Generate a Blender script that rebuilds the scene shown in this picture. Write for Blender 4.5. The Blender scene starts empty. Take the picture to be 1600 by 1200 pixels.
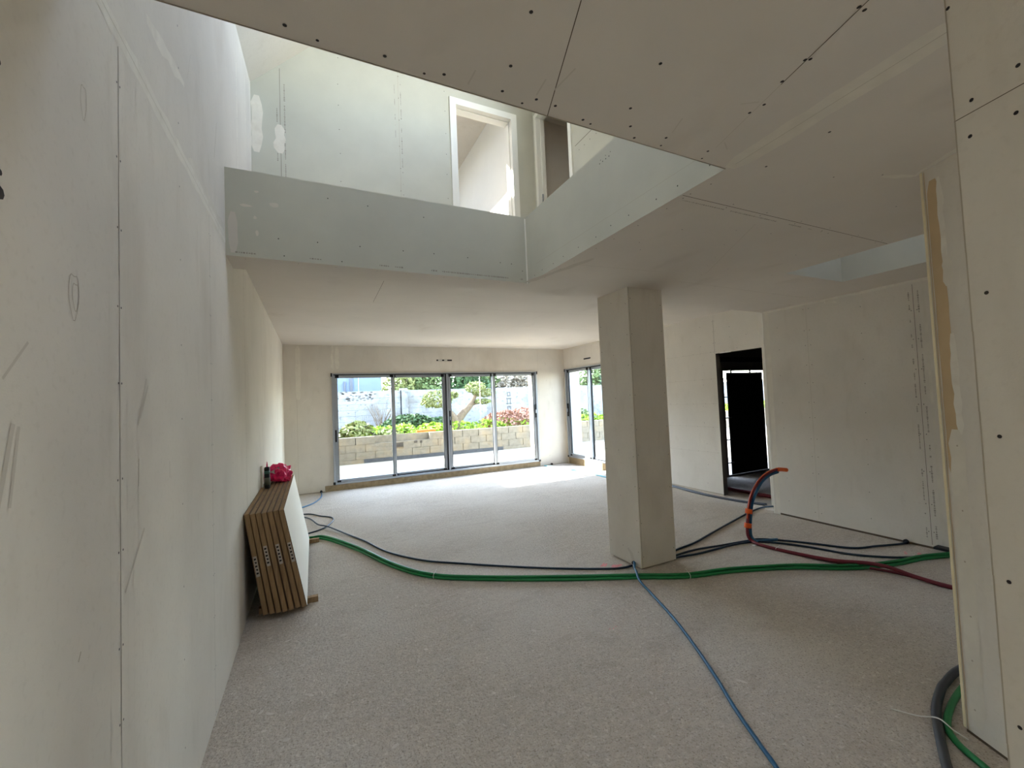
import bpy, bmesh, math, random
from mathutils import Vector, Matrix
random.seed(7)
S = bpy.context.scene
COL = S.collection

# ------------------------------------------------------------------ camera
CAM_H = 1.5288
cam_d = bpy.data.cameras.new('camera'); cam = bpy.data.objects.new('camera', cam_d); COL.objects.link(cam)
def cam_axes(yaw, pitch, roll):
    y, p, r = map(math.radians, (yaw, pitch, roll))
    fw = Vector((math.sin(y)*math.cos(p), math.cos(y)*math.cos(p), math.sin(p)))
    rt = Vector((math.cos(y), -math.sin(y), 0)); up = rt.cross(fw)
    return math.cos(r)*rt+math.sin(r)*up, -math.sin(r)*rt+math.cos(r)*up, fw
cr, cu, cf = cam_axes(25.586, 2.196, -2.369)
cam.matrix_world = Matrix(((cr.x, cu.x, -cf.x, 0), (cr.y, cu.y, -cf.y, 0), (cr.z, cu.z, -cf.z, CAM_H), (0, 0, 0, 1)))
cam_d.sensor_width = 36.0; cam_d.lens = 650.97/1600*36.0; cam_d.clip_start = 0.02; cam_d.clip_end = 300
S.camera = cam

# ------------------------------------------------------------------ sky, sun, exposure
world = bpy.data.worlds.new('sky'); S.world = world; world.use_nodes = True
wn = world.node_tree; wn.nodes.clear()
wo = wn.nodes.new('ShaderNodeOutputWorld'); wb = wn.nodes.new('ShaderNodeBackground'); sk = wn.nodes.new('ShaderNodeTexSky')
sk.sky_type = 'NISHITA'; sk.sun_disc = False; sk.sun_elevation = math.radians(32); sk.sun_rotation = math.radians(308)
sk.altitude = 50; sk.air_density = 1.0; sk.dust_density = 0.4; sk.ozone_density = 1.0
hs_ = wn.nodes.new('ShaderNodeHueSaturation'); hs_.inputs['Saturation'].default_value = 0.68
wn.links.new(sk.outputs[0], hs_.inputs['Color']); wn.links.new(hs_.outputs[0], wb.inputs[0]); wb.inputs[1].default_value = 0.62
wn.links.new(wb.outputs[0], wo.inputs[0])
sun_d = bpy.data.lights.new('sun', 'SUN'); sun = bpy.data.objects.new('sun', sun_d); COL.objects.link(sun)
sun_d.energy = 5.5; sun_d.angle = math.radians(0.6); sun_d.color = (1.0, 0.95, 0.88)
EL = math.radians(32)
sdir = Vector((0.788*math.cos(EL), -0.615*math.cos(EL), -math.sin(EL)))
sun.rotation_euler = sdir.to_track_quat('-Z', 'Y').to_euler(); sun.location = (-8, 12, 12)
S.view_settings.view_transform = 'Standard'; S.view_settings.look = 'None'
S.view_settings.gamma = 1.0; S.view_settings.use_curve_mapping = False
S.view_settings.exposure = 2.66
S.cycles.use_denoising = True
S.cycles.max_bounces = 14; S.cycles.diffuse_bounces = 10; S.cycles.glossy_bounces = 3
S.cycles.transparent_max_bounces = 12; S.cycles.transmission_bounces = 4
S.cycles.sample_clamp_indirect = 8.0
S.cycles.caustics_reflective = False; S.cycles.caustics_refractive = False

def portal(loc, tgt, sx, sy):
    d = bpy.data.lights.new('sky_portal', 'AREA'); d.shape = 'RECTANGLE'; d.size = sx; d.size_y = sy
    d.cycles.is_portal = True
    o = bpy.data.objects.new('sky_portal', d); COL.objects.link(o); o.location = loc
    o.rotation_euler = Vector(tgt).to_track_quat('-Z', 'Y').to_euler()
    return o

# ------------------------------------------------------------------ materials
def lin(c):
    return tuple((x/255/12.92 if x/255 <= 0.04045 else ((x/255+0.055)/1.055)**2.4) for x in c)
MATS = {}
def mat(name, rgb, rough=0.85, noise=None, bump=0.0, bscale=60, metal=0.0, amt=0.12, spec=0.3, detail=6, stretch=None, layers=()):
    """rgb in 0-255 display values; noise = scale of soft mottling; layers: (scale, lo, hi, rgb, stretch)"""
    m = bpy.data.materials.new(name); m.use_nodes = True; nt = m.node_tree; b = nt.nodes['Principled BSDF']
    c = lin(rgb)
    b.inputs['Base Color'].default_value = (*c, 1); b.inputs['Roughness'].default_value = rough
    b.inputs['Metallic'].default_value = metal; b.inputs['Specular IOR Level'].default_value = spec
    tc = nt.nodes.new('ShaderNodeTexCoord')
    def coords(st):
        if not st: return tc.outputs['Object']
        mp = nt.nodes.new('ShaderNodeMapping'); mp.inputs['Scale'].default_value = st
        nt.links.new(tc.outputs['Object'], mp.inputs['Vector']); return mp.outputs[0]
    last = None
    if noise:
        n = nt.nodes.new('ShaderNodeTexNoise'); n.inputs['Scale'].default_value = noise; n.inputs['Detail'].default_value = detail
        n.inputs['Roughness'].default_value = 0.6
        nt.links.new(coords(stretch), n.inputs['Vector'])
        r = nt.nodes.new('ShaderNodeValToRGB'); r.color_ramp.elements[0].position = 0.3; r.color_ramp.elements[1].position = 0.7
        r.color_ramp.elements[0].color = (*[x*(1-amt) for x in c], 1); r.color_ramp.elements[1].color = (*[min(1, x*(1+amt)) for x in c], 1)
        nt.links.new(n.outputs['Fac'], r.inputs[0]); last = r.outputs[0]
    for (sc, lo, hi, lrgb, st, k) in layers:
        n = nt.nodes.new('ShaderNodeTexNoise'); n.inputs['Scale'].default_value = sc; n.inputs['Detail'].default_value = 5
        nt.links.new(coords(st), n.inputs['Vector'])
        r = nt.nodes.new('ShaderNodeMapRange'); r.inputs['From Min'].default_value = lo; r.inputs['From Max'].default_value = hi
        r.inputs['To Max'].default_value = k
        nt.links.new(n.outputs['Fac'], r.inputs['Value'])
        mx = nt.nodes.new('ShaderNodeMix'); mx.data_type = 'RGBA'
        nt.links.new(r.outputs[0], mx.inputs['Factor'])
        if last is not None: nt.links.new(last, mx.inputs['A'])
        else: mx.inputs['A'].default_value = (*c, 1)
        mx.inputs['B'].default_value = (*lin(lrgb), 1); last = mx.outputs['Result']
    if last is not None: nt.links.new(last, b.inputs['Base Color'])
    if bump:
        n2 = nt.nodes.new('ShaderNodeTexNoise'); n2.inputs['Scale'].default_value = bscale; n2.inputs['Detail'].default_value = 8
        nt.links.new(tc.outputs['Object'], n2.inputs['Vector'])
        bp = nt.nodes.new('ShaderNodeBump'); bp.inputs['Strength'].default_value = bump; bp.inputs['Distance'].default_value = 0.01
        nt.links.new(n2.outputs['Fac'], bp.inputs['Height']); nt.links.new(bp.outputs[0], b.inputs['Normal'])
    MATS[name] = m
    return m
board = mat('plasterboard', (213, 206, 195), noise=1.1, amt=0.07, bump=0.05, bscale=250, spec=0.15,
            layers=((2.2, 0.56, 0.78, (188, 178, 164), (1, 1, 0.5), 0.5), (5, 0.58, 0.75, (196, 187, 174), (2.0, 2.0, 0.6), 0.35), (55, 0.55, 0.75, (198, 190, 178), None, 0.35)))
board_up = mat('plasterboard_ceiling', (209, 201, 191), noise=0.9, amt=0.05, bump=0.05, bscale=250, spec=0.15,
            layers=((3.0, 0.60, 0.85, (176, 164, 150), (1, 0.5, 1), 0.45),))
board_grn = mat('moisture_plasterboard', (192, 190, 177), noise=1.5, amt=0.07, spec=0.15, bump=0.04, bscale=250)
board_wht = mat('painted_plasterboard', (232, 230, 222), noise=1.5, amt=0.03, spec=0.15)
plaster = mat('joint_compound', (222, 216, 204), noise=9, amt=0.05, rough=0.9, spec=0.1, layers=((14, 0.5, 0.7, (200, 190, 176), None, 0.4),))
plaster_thin = mat('thin_joint_compound', (214, 207, 194), noise=9, amt=0.06, rough=0.9, spec=0.1)
seam = mat('board_gap', (96, 84, 72), rough=0.95, spec=0.05)
seam_soft = mat('board_edge_line', (176, 166, 150), rough=0.95, spec=0.05)
screw = mat('screw_head', (44, 38, 36), rough=0.6)
ink = mat('printing_ink', (150, 142, 132), rough=0.9)
scuff = mat('scuff_mark', (197, 189, 178), rough=0.9, spec=0.05)
tan = mat('paper_corner_tape', (190, 166, 132), noise=6, amt=0.06, rough=0.9, spec=0.1)
bead = mat('corner_bead', (226, 212, 178), rough=0.7, noise=10, amt=0.06)
concrete = mat('concrete_floor', (190, 180, 167), rough=0.95, noise=26, amt=0.13, bump=1.0, bscale=55, spec=0.1, detail=12,
               layers=((0.9, 0.42, 0.66, (206, 198, 187), None, 0.7), (3.5, 0.54, 0.72, (172, 161, 148), (1, 1.8, 1), 0.45), (11, 0.55, 0.72, (210, 203, 193), (1, 3, 1), 0.4),
                       (120, 0.56, 0.68, (138, 126, 112), None, 0.75), (48, 0.60, 0.70, (222, 214, 204), None, 0.7), (70, 0.58, 0.68, (140, 128, 114), None, 0.6)))
rough_conc = mat('rough_concrete', (150, 132, 104), rough=0.95, noise=14, amt=0.25, bump=0.5, bscale=60)
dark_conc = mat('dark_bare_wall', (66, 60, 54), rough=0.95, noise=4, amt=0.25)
alu = mat('aluminium', (176, 182, 190), rough=0.42, metal=0.75, noise=3, amt=0.04)
black = mat('black_plastic', (22, 22, 24), rough=0.5)
rubber = mat('black_seal', (30, 31, 34), rough=0.7)
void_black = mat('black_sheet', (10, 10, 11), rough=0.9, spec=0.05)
outer = mat('exterior_render', (226, 216, 190), rough=0.95, noise=8, amt=0.06, bump=0.3, bscale=80)
patio = mat('patio_concrete', (158, 150, 136), rough=0.95, noise=5, amt=0.1, bump=0.3, bscale=50, layers=((1.3, 0.5, 0.7, (172, 164, 148), None, 0.5),))
blockm = mat('concrete_block', (110, 103, 91), rough=0.95, noise=9, amt=0.22, bump=0.5, bscale=70, layers=((3, 0.5, 0.7, (134, 116, 90), None, 0.5),))
bitumen = mat('bitumen_band', (62, 64, 68), rough=0.8, noise=20, amt=0.3)
whitewash = mat('whitewashed_blocks', (124, 128, 133), rough=0.95, noise=5, amt=0.08, bump=0.4, bscale=30,
                layers=((1.6, 0.50, 0.66, (100, 99, 96), None, 0.8), (2.6, 0.55, 0.68, (142, 147, 152), None, 0.6), (7, 0.57, 0.68, (78, 77, 75), (1, 1, 1.6), 0.75)))
bluewall = mat('pale_house_wall', (98, 112, 136), rough=0.9, noise=3, amt=0.05)
soil = mat('soil', (104, 84, 60), rough=1, noise=8, amt=0.3)
bark = mat('bark', (104, 92, 78), rough=0.95, noise=14, amt=0.3, bump=0.6, bscale=40)
def leafm(n, rgb, amt=0.35, sc=7):
    m = mat(n, rgb, rough=0.6, noise=sc, amt=amt, spec=0.2); return m
leaf_lime = leafm('lime_leaves', (128, 158, 52)); leaf_dark = leafm('dark_leaves', (60, 84, 52)); leaf_mid = leafm('hedge_leaves', (98, 116, 76))
leaf_olive = leafm('tree_needles', (118, 126, 80)); leaf_dry = leafm('dry_leaves', (140, 104, 90), 0.4, 12); twig = leafm('bare_twigs', (128, 120, 106), 0.3)
wood = mat('pine_edge', (158, 131, 98), rough=0.8, noise=5, amt=0.22, spec=0.15, stretch=(14, 1, 1.2), layers=((2.2, 0.56, 0.7, (124, 96, 66), (10, 1, 1), 0.6),))
doorwhite = mat('white_door_face', (232, 226, 214), rough=0.6, noise=2, amt=0.02)
skin = mat('fibreboard_skin', (104, 80, 56), rough=0.85)
paperm = mat('paper_sticker', (186, 176, 164), rough=0.8)
pinkm = mat('pink_plastic', (236, 30, 108), rough=0.35, spec=0.5, noise=30, amt=0.25)
greypl = mat('grey_plastic_label', (168, 158, 158), rough=0.5)
def cab(n, c, r=0.45): return mat(n, c, rough=r, spec=0.4, noise=3, amt=0.1)
c_green = cab('green_conduit', (28, 122, 66)); c_navy = cab('navy_conduit', (24, 44, 60)); c_blue = cab('blue_conduit', (34, 88, 122))
c_cyan = cab('pale_blue_conduit', (96, 176, 196)); c_red = cab('maroon_conduit', (112, 32, 44)); c_gray = cab('grey_conduit', (72, 78, 88)); c_dk = cab('dark_grey_conduit', (62, 64, 68))
tape = mat('orange_tape', (232, 98, 36), rough=0.5); tie = mat('cable_tie', (226, 226, 220), rough=0.5)
stain = mat('weather_stain', (82, 82, 82), rough=1, noise=20, amt=0.2)
chalk = mat('pink_marking', (224, 150, 150), rough=1, noise=30, amt=0.15)
smear = mat('light_mortar_smear', (206, 198, 188), rough=1, noise=30, amt=0.1)
glass = bpy.data.materials.new('glass'); glass.use_nodes = True
g = glass.node_tree; g.nodes.clear(); go = g.nodes.new('ShaderNodeOutputMaterial'); gm = g.nodes.new('ShaderNodeMixShader')
gt = g.nodes.new('ShaderNodeBsdfTransparent'); gg = g.nodes.new('ShaderNodeBsdfGlossy'); gl_ = g.nodes.new('ShaderNodeLayerWeight'); gp = g.nodes.new('ShaderNodeMath'); gf = g.nodes.new('ShaderNodeMath')
gt.inputs[0].default_value = (0.93, 0.95, 0.945, 1); gg.inputs['Roughness'].default_value = 0.02; gp.operation = 'POWER'; gp.inputs[1].default_value = 5.0; gf.operation = 'MULTIPLY_ADD'; gf.inputs[1].default_value = 0.6; gf.inputs[2].default_value = 0.03
g.links.new(gl_.outputs['Facing'], gp.inputs[0]); g.links.new(gp.outputs[0], gf.inputs[0])
g.links.new(gf.outputs[0], gm.inputs[0]); g.links.new(gt.outputs[0], gm.inputs[1]); g.links.new(gg.outputs[0], gm.inputs[2]); g.links.new(gm.outputs[0], go.inputs[0])

# ------------------------------------------------------------------ mesh helpers
WORLD = {}                     # world origin of every part, so that parts of parts land where they are drawn
class MB:
    def __init__(self): self.v = []; self.f = []; self.m = []; self.mats = []; self.smooth = []
    def mi(self, m):
        if m not in self.mats: self.mats.append(m)
        return self.mats.index(m)
    def poly(self, pts, m, smooth=False):
        n = len(self.v); self.v += [tuple(p) for p in pts]; self.f.append(tuple(range(n, n+len(pts)))); self.m.append(self.mi(m)); self.smooth.append(smooth)
    def hexa(self, p, m):           # p: 8 points, bottom 4 ccw then top 4
        n = len(self.v); self.v += [tuple(q) for q in p]; k = self.mi(m)
        for q in ((3, 2, 1, 0), (4, 5, 6, 7), (0, 1, 5, 4), (1, 2, 6, 5), (2, 3, 7, 6), (3, 0, 4, 7)):
            self.f.append(tuple(n+i for i in q)); self.m.append(k); self.smooth.append(False)
    def box(self, a, b, m):
        x0, y0, z0 = a; x1, y1, z1 = b
        self.hexa([(x0, y0, z0), (x1, y0, z0), (x1, y1, z0), (x0, y1, z0), (x0, y0, z1), (x1, y0, z1), (x1, y1, z1), (x0, y1, z1)], m)
    def tube(self, pts, rad, m, seg=10, closed=True):
        pts = [Vector(p) for p in pts]; n = len(pts); k = self.mi(m)
        rs = rad if isinstance(rad, (list, tuple)) else [rad]*n
        base = len(self.v); t0 = (pts[1]-pts[0]).normalized()
        nrm = t0.orthogonal().normalized()
        for i, p in enumerate(pts):
            t = (pts[min(i+1, n-1)]-pts[max(i-1, 0)])
            if t.length < 1e-9: t = t0
            t.normalize(); nrm = (nrm-t*nrm.dot(t)).normalized(); bn = t.cross(nrm)
            for s in range(seg):
                a = 2*math.pi*s/seg; self.v.append(tuple(p+(nrm*math.cos(a)+bn*math.sin(a))*rs[i]))
        for i in range(n-1):
            for s in range(seg):
                a = base+i*seg+s; b = base+i*seg+(s+1) % seg
                self.f.append((a, b, b+seg, a+seg)); self.m.append(k); self.smooth.append(True)
        if closed:
            self.f.append(tuple(base+s for s in range(seg))[::-1]); self.m.append(k); self.smooth.append(False)
            self.f.append(tuple(base+(n-1)*seg+s for s in range(seg))); self.m.append(k); self.smooth.append(False)
    def build(self, name, parent=None, loc=None):
        me = bpy.data.meshes.new(name)
        off = Vector(loc) if loc else Vector((0, 0, 0))
        me.from_pydata([tuple(Vector(v)-off) for v in self.v], [], self.f)
        for mm in self.mats: me.materials.append(mm)
        me.polygons.foreach_set('material_index', self.m); me.polygons.foreach_set('use_smooth', self.smooth); me.update()
        o = bpy.data.objects.new(name, me); COL.objects.link(o); o.location = off
        WORLD[o.name] = off
        if parent:
            o.parent = parent; o.location = off-WORLD.get(parent.name, parent.location)
        return o
def tag(o, label=None, cat=None, group=None, kind=None):
    if label: o['label'] = label
    if cat: o['category'] = cat
    if group: o['group'] = group
    if kind: o['kind'] = kind
    return o
def thing(name, label, cat, loc, group=None, kind=None):
    o = bpy.data.objects.new(name, None); COL.objects.link(o); o.location = loc; o.empty_display_size = 0.1
    return tag(o, label, cat, group, kind)
def smooth_path(p, n=8):
    p = [Vector(q) for q in p]; out = []
    for i in range(len(p)-1):
        a = p[max(i-1, 0)]; b = p[i]; c = p[i+1]; d = p[min(i+2, len(p)-1)]
        for k in range(n):
            t = k/n
            out.append(0.5*((2*b)+(c-a)*t+(2*a-5*b+4*c-d)*t*t+(-a+3*b-3*c+d)*t**3))
    out.append(p[-1]); return out

class Board:
    """a flat wall or ceiling of plasterboard: local (a, b) on its face, thickness behind it, holes, seams, screws, plaster"""
    def __init__(self, o, u, v, n): self.o, self.u, self.v, self.n = Vector(o), Vector(u), Vector(v), Vector(n).normalized(); self.mb = MB()
    def p(self, a, b, d=0.0): return self.o+self.u*a+self.v*b+self.n*d
    def slab(self, a0, b0, a1, b1, t, m, holes=(), edge=None, back=None):
        A = sorted({a0, a1, *[x for h in holes for x in (h[0], h[2])]}); B = sorted({b0, b1, *[x for h in holes for x in (h[1], h[3])]})
        A = [x for x in A if a0 <= x <= a1]; B = [x for x in B if b0 <= x <= b1]
        edge = edge or m; back = back or m
        def full(i, j):
            if i < 0 or j < 0 or i >= len(A)-1 or j >= len(B)-1: return False
            x = (A[i]+A[i+1])/2; y = (B[j]+B[j+1])/2
            return not any(h[0] < x < h[2] and h[1] < y < h[3] for h in holes)
        for i in range(len(A)-1):
            for j in range(len(B)-1):
                if not full(i, j): continue
                x0, x1, y0, y1 = A[i], A[i+1], B[j], B[j+1]
                self.mb.poly([self.p(x0, y0), self.p(x1, y0), self.p(x1, y1), self.p(x0, y1)], m)
                self.mb.poly([self.p(x0, y0, -t), self.p(x0, y1, -t), self.p(x1, y1, -t), self.p(x1, y0, -t)], back)
                for (di, dj, q) in ((-1, 0, ((x0, y0), (x0, y1))), (1, 0, ((x1, y0), (x1, y1))), (0, -1, ((x0, y0), (x1, y0))), (0, 1, ((x0, y1), (x1, y1)))):
                    if not full(i+di, j+dj):
                        (p, q2), (r, s) = q
                        self.mb.poly([self.p(p, q2), self.p(r, s), self.p(r, s, -t), self.p(p, q2, -t)], edge)
        return self
    def line(self, a0, b0, a1, b1, w=0.002, m=None, d=0.0006):
        m = m or seam
        dv = Vector((a1-a0, b1-b0)); L = dv.length
        if L < 1e-6: return
        dv /= L; nx, ny = -dv.y*w/2, dv.x*w/2
        self.mb.poly([self.p(a0+nx, b0+ny, d), self.p(a0-nx, b0-ny, d), self.p(a1-nx, b1-ny, d), self.p(a1+nx, b1+ny, d)], m)
    def dot(self, a, b, r=0.0045, m=None, d=0.0009):
        m = m or screw
        self.mb.poly([self.p(a+r*math.cos(k*math.pi/4), b+r*math.sin(k*math.pi/4), d) for k in range(8)], m)
    def screws(self, a0, b0, a1, b1, step=0.3, j=0.012, r=0.0035, side=0.0):
        L = math.hypot(a1-a0, b1-b0); n = max(1, int(L/step)); dx, dy = (a1-a0)/L, (b1-b0)/L
        for k in range(n+1):
            t = min(L-0.02, 0.03+k*step+random.uniform(-0.03, 0.03))
            if t < 0: continue
            for s in ((-1, 1) if side else (0,)):
                e = s*side+random.uniform(-j, j)*0.35
                self.dot(a0+dx*t-dy*e, b0+dy*t+dx*e, r)
    def seamline(self, a0, b0, a1, b1, w=0.002, step=0.3, side=0.014, r=0.0035, m=None):
        self.line(a0, b0, a1, b1, w, m); self.screws(a0, b0, a1, b1, step, 0.012, r, side)
    def patch(self, pts, m, d=0.0008): self.mb.poly([self.p(a, b, d) for a, b in pts], m)
    def ragged(self, a0, b0, a1, b1, w, m=None, d=0.0005, n=None, j=0.3):
        """a band of filler with ragged edges"""
        m = m or plaster
        L = math.hypot(a1-a0, b1-b0); n = n or max(4, int(L/0.07)); dx, dy = (a1-a0)/L, (b1-b0)/L
        Lp = []; Rp = []
        for k in range(n+1):
            t = L*k/n; wl = w/2*(1+random.uniform(-j, j)); wr = w/2*(1+random.uniform(-j, j))
            if k in (0, n): wl *= 0.5; wr *= 0.5
            Lp.append((a0+dx*t-dy*wl, b0+dy*t+dx*wl)); Rp.append((a0+dx*t+dy*wr, b0+dy*t-dx*wr))
        for k in range(n):
            self.patch([Lp[k], Lp[k+1], Rp[k+1], Rp[k]], m, d)
    def print_line(self, a0, b0, a1, b1, h=0.009, m=None):
        m = m or ink; L = math.hypot(a1-a0, b1-b0); dx, dy = (a1-a0)/L, (b1-b0)/L; t = 0
        while t < L-0.03:
            l = random.uniform(0.004, 0.014)
            if random.random() < 0.12: t += random.uniform(0.03, 0.12); continue
            self.line(a0+dx*t, b0+dy*t, a0+dx*(t+l), b0+dy*(t+l), h*random.uniform(0.4, 1), m, 0.0007); t += l+random.uniform(0.003, 0.007)
    def build(self, name, kind='structure', parent=None):
        o = self.mb.build(name, parent)
        if kind and not parent: o['kind'] = kind
        return o

# ------------------------------------------------------------------ room dimensions (metres)
XL, XR, XC = -0.471, 5.40, 5.11
YF, YS = 8.38, 3.33          # far wall, step in the ceiling
ZL, ZH, ZU = 2.5, 2.68, 3.06  # low ceiling, high ceiling, upper floor
VX, VY0, VY1 = 1.648, 1.19, 3.05  # void in the ceiling
YB = -3.2
TH = 0.42
# ---- floor
fb = Board((0, 0, 0), (1, 0, 0), (0, 1, 0), (0, 0, 1))
fb.slab(XL-0.3, YB-0.3, 8.2, YF+0.02, 0.2, concrete)
fb.line(0.20, 5.9, 0.27, 8.3, 0.006, scuff, 0.0008); fb.line(0.36, 5.95, 0.40, 6.7, 0.004, scuff, 0.0008)
def blob(bd, a, b, rx, ry, m, n=9, d=0.001, rot=0.0):
    pts = []
    for k in range(n):
        t = 2*math.pi*k/n; r = random.uniform(0.65, 1.1); x, y = rx*r*math.cos(t), ry*r*math.sin(t)
        pts.append((a+x*math.cos(rot)-y*math.sin(rot), b+x*math.sin(rot)+y*math.cos(rot)))
    bd.patch(pts, m, d)
for (x, y, rx, ry) in ((2.42, 3.06, 0.12, 0.035), (2.36, 3.14, 0.08, 0.02), (4.86, 1.86, 0.05, 0.03), (4.80, 1.95, 0.03, 0.02), (1.75, 2.28, 0.012, 0.008)):
    for k in range(3): blob(fb, x+random.uniform(-.03, .03), y+random.uniform(-.02, .02), rx*0.6, ry*0.6, chalk, 8, 0.001+k*0.0002, random.random())
random.seed(31)
for k in range(120):                # mortar crumbs and smears trodden into the slab
    x, y = random.uniform(-0.35, 2.4), random.uniform(0.5, 4.2)
    if random.random() < 0.8: x = XL+abs(random.gauss(0, 0.35))+0.02
    r = random.uniform(0.004, 0.018)
    if x-r*2 < XL: continue
    blob(fb, x, y, r*random.uniform(1, 2.0), r*0.7, smear if random.random() < 0.7 else scuff, 7, 0.0012, random.random()*3)
fb.build('floor')

# ---- low ceiling slab with the void and the roof-light shaft
cl = Board((0, 0, ZL), (1, 0, 0), (0, 1, 0), (0, 0, -1))
SX0, SX1, SY0, SY1 = 3.62, 4.47, 0.90, 2.125
cl.slab(XL, YB, XR+0.2, YS, ZU-ZL, board_up, holes=((XL, VY0, VX, VY1), (SX0, SY0, SX1, SY1)), edge=board_grn, back=board_grn)
S1 = dict(step=0.2, side=0.02, r=0.005)
cl.seamline(0.613-0.2, YB+2.2, 0.613, 0.798, 0.0016, 0.3, 0.015, 0.005); cl.line(0.613, 0.798, 0.747, VY0, 0.0028)
cl.line(1.283, 0.50, 1.369, 0.78, 0.003); cl.line(1.369, 0.78, 1.47, 1.10, 0.0014, seam_soft)
for a, b in ((0.539, 1.046), (0.557, 1.145), (0.674, 1.136), (0.747, 1.138), (0.943, 0.868), (0.991, 1.051), (1.056, 1.125), (0.874, 1.161), (1.116, 1.172), (1.231, 1.126),
             (1.459, 1.127), (1.401, 0.908), (1.409, 0.861), (1.359, 0.77), (1.336, 0.689), (1.348, 0.681), (1.285, 0.53), (1.309, 0.529), (0.514, 0.873), (-0.045, 1.150), (1.803, 1.111), (1.798, 0.861), (0.20, 1.15), (0.37, 1.15), (0.90, 0.45)):
    cl.dot(a, b, 0.0055)
# taped joint running to the corner of the void
cl.ragged(1.66, 1.18, 1.60, 0.30, 0.11, plaster_thin, 0.0006, j=0.12); cl.line(1.655, 1.15, 1.60, 0.35, 0.002, seam_soft, 0.0012)
cl.seamline(1.66, 1.437, 3.60, 1.428, 0.0035, 0.3, 0.02, 0.0035); cl.print_line(1.7, 1.475, 3.0, 1.465, 0.010)
cl.line(1.73, 2.507, 2.55, 2.43, 0.0025, seam_soft); cl.seamline(2.90, 2.60, 4.86, 2.645, 0.003, 0.45, 0.012, 0.003, seam_soft)
cl.line(2.93, 2.35, 2.36, 1.54, 0.0015, seam_soft); cl.screws(2.30, 1.60, 2.93, 2.40, 0.25, 0.02, 0.003)
cl.screws(1.70, 1.3, 1.70, 2.9, 0.22, 0.012, 0.0035); cl.screws(XL+.1, VY1+0.04, VX, VY1+0.04, 0.25, 0.01, 0.003); cl.screws(0, VY0-0.02, 1.5, VY0-0.02, 0.3, 0.01, 0.0045)
for (a, b) in ((1.9, 2.0), (2.0, 2.1), (2.0, 1.75), (2.6, 1.6), (3.0, 2.2), (3.2, 1.8), (2.9, 1.1), (2.2, 1.05), (3.6, 1.0), (3.55, 1.7), (3.55, 2.2), (4.1, 2.18), (2.4, 0.95)): cl.dot(a, b, 0.0035)
cl.ragged(1.62, 3.02, 1.80, 2.35, 0.06, scuff, 0.0005, j=0.4)
for (a, b, l, r) in ((0.72, 0.98, 0.10, 1.7), (0.66, 1.05, 0.07, 1.5), (1.20, 1.02, 0.08, 1.2), (1.47, 1.06, 0.06, .5), (0.45, 1.1, 0.06, 1.6), (1.38, 0.86, 0.06, 2.6)):
    cl.line(a, b, a+l*math.cos(r), b+l*math.sin(r), 0.005, scuff)
cl.ragged(2.57, 0.90, 2.44, 0.70, 0.035, plaster, 0.0009, n=5, j=0.2); cl.ragged(2.42, 0.96, 2.56, 0.90, 0.03, plaster, 0.0010, n=4, j=0.3)
# fascias of the void: print lines, filler, screws (same slab)
ff = Board((0, VY1, 0), (1, 0, 0), (0, 0, 1), (0, -1, 0)); ff.mb = cl.mb
ff.print_line(-0.42, 2.525, -0.28, 2.525, 0.012); ff.print_line(0.45, 2.53, 1.62, 2.53, 0.012); ff.print_line(0.0, 2.53, 0.15, 2.53, 0.01)
for a, b in ((-.181, 2.64), (0.05, 2.645), (.32, 2.65), (.62, 2.655), (.85, 2.66), (1.12, 2.66), (1.40, 2.65), (1.5, 2.65), (.12, 2.96), (.38, 2.95), (.78, 2.93), (-.15, 2.53), (.2, 2.53), (1.60, 2.6)): ff.dot(a, b, 0.004)
ff.ragged(-0.43, 2.52, -0.43, 2.78, 0.05, board_up, 0.0004, n=4, j=0.1)
for (a, b, w, h) in ((-0.36, 2.83, .04, .01), (-0.30, 2.93, .014, .01), (-.2, 2.86, .03, .02), (-.30, 2.66, .012, .02), (-.31, 2.76, .012, .015)): blob(ff, a, b, w, h, plaster_thin, 7, 0.0006)
ff.line(VX-0.006, 2.5, VX-0.006, 3.05, 0.012, board_wht, 0.001)
fr_ = Board((VX, 0, 0), (0, 1, 0), (0, 0, 1), (-1, 0, 0)); fr_.mb = cl.mb
fr_.screws(1.25, 2.56, 2.95, 2.54, 0.17, 0.02, 0.004); fr_.line(1.3, 2.62, 2.9, 2.62, 0.0015, seam_soft); fr_.screws(1.9, 3.0, 2.05, 3.0, 0.05, 0.01, 0.003)
for k in range(4): fr_.dot(1.95+0.03*k, 2.98, 0.004)
fr_.line(VY1-0.004, 2.5, VY1-0.004, 3.05, 0.008, plaster, 0.0008)
# thin broken board edge along the near rim of the void
fn = Board((0, VY0, 0), (1, 0, 0), (0, 0, 1), (0, 1, 0)); fn.mb = cl.mb
fn.line(XL, 2.503, VX, 2.503, 0.012, seam_soft, 0.0012)
cl.build('ceiling')

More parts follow.
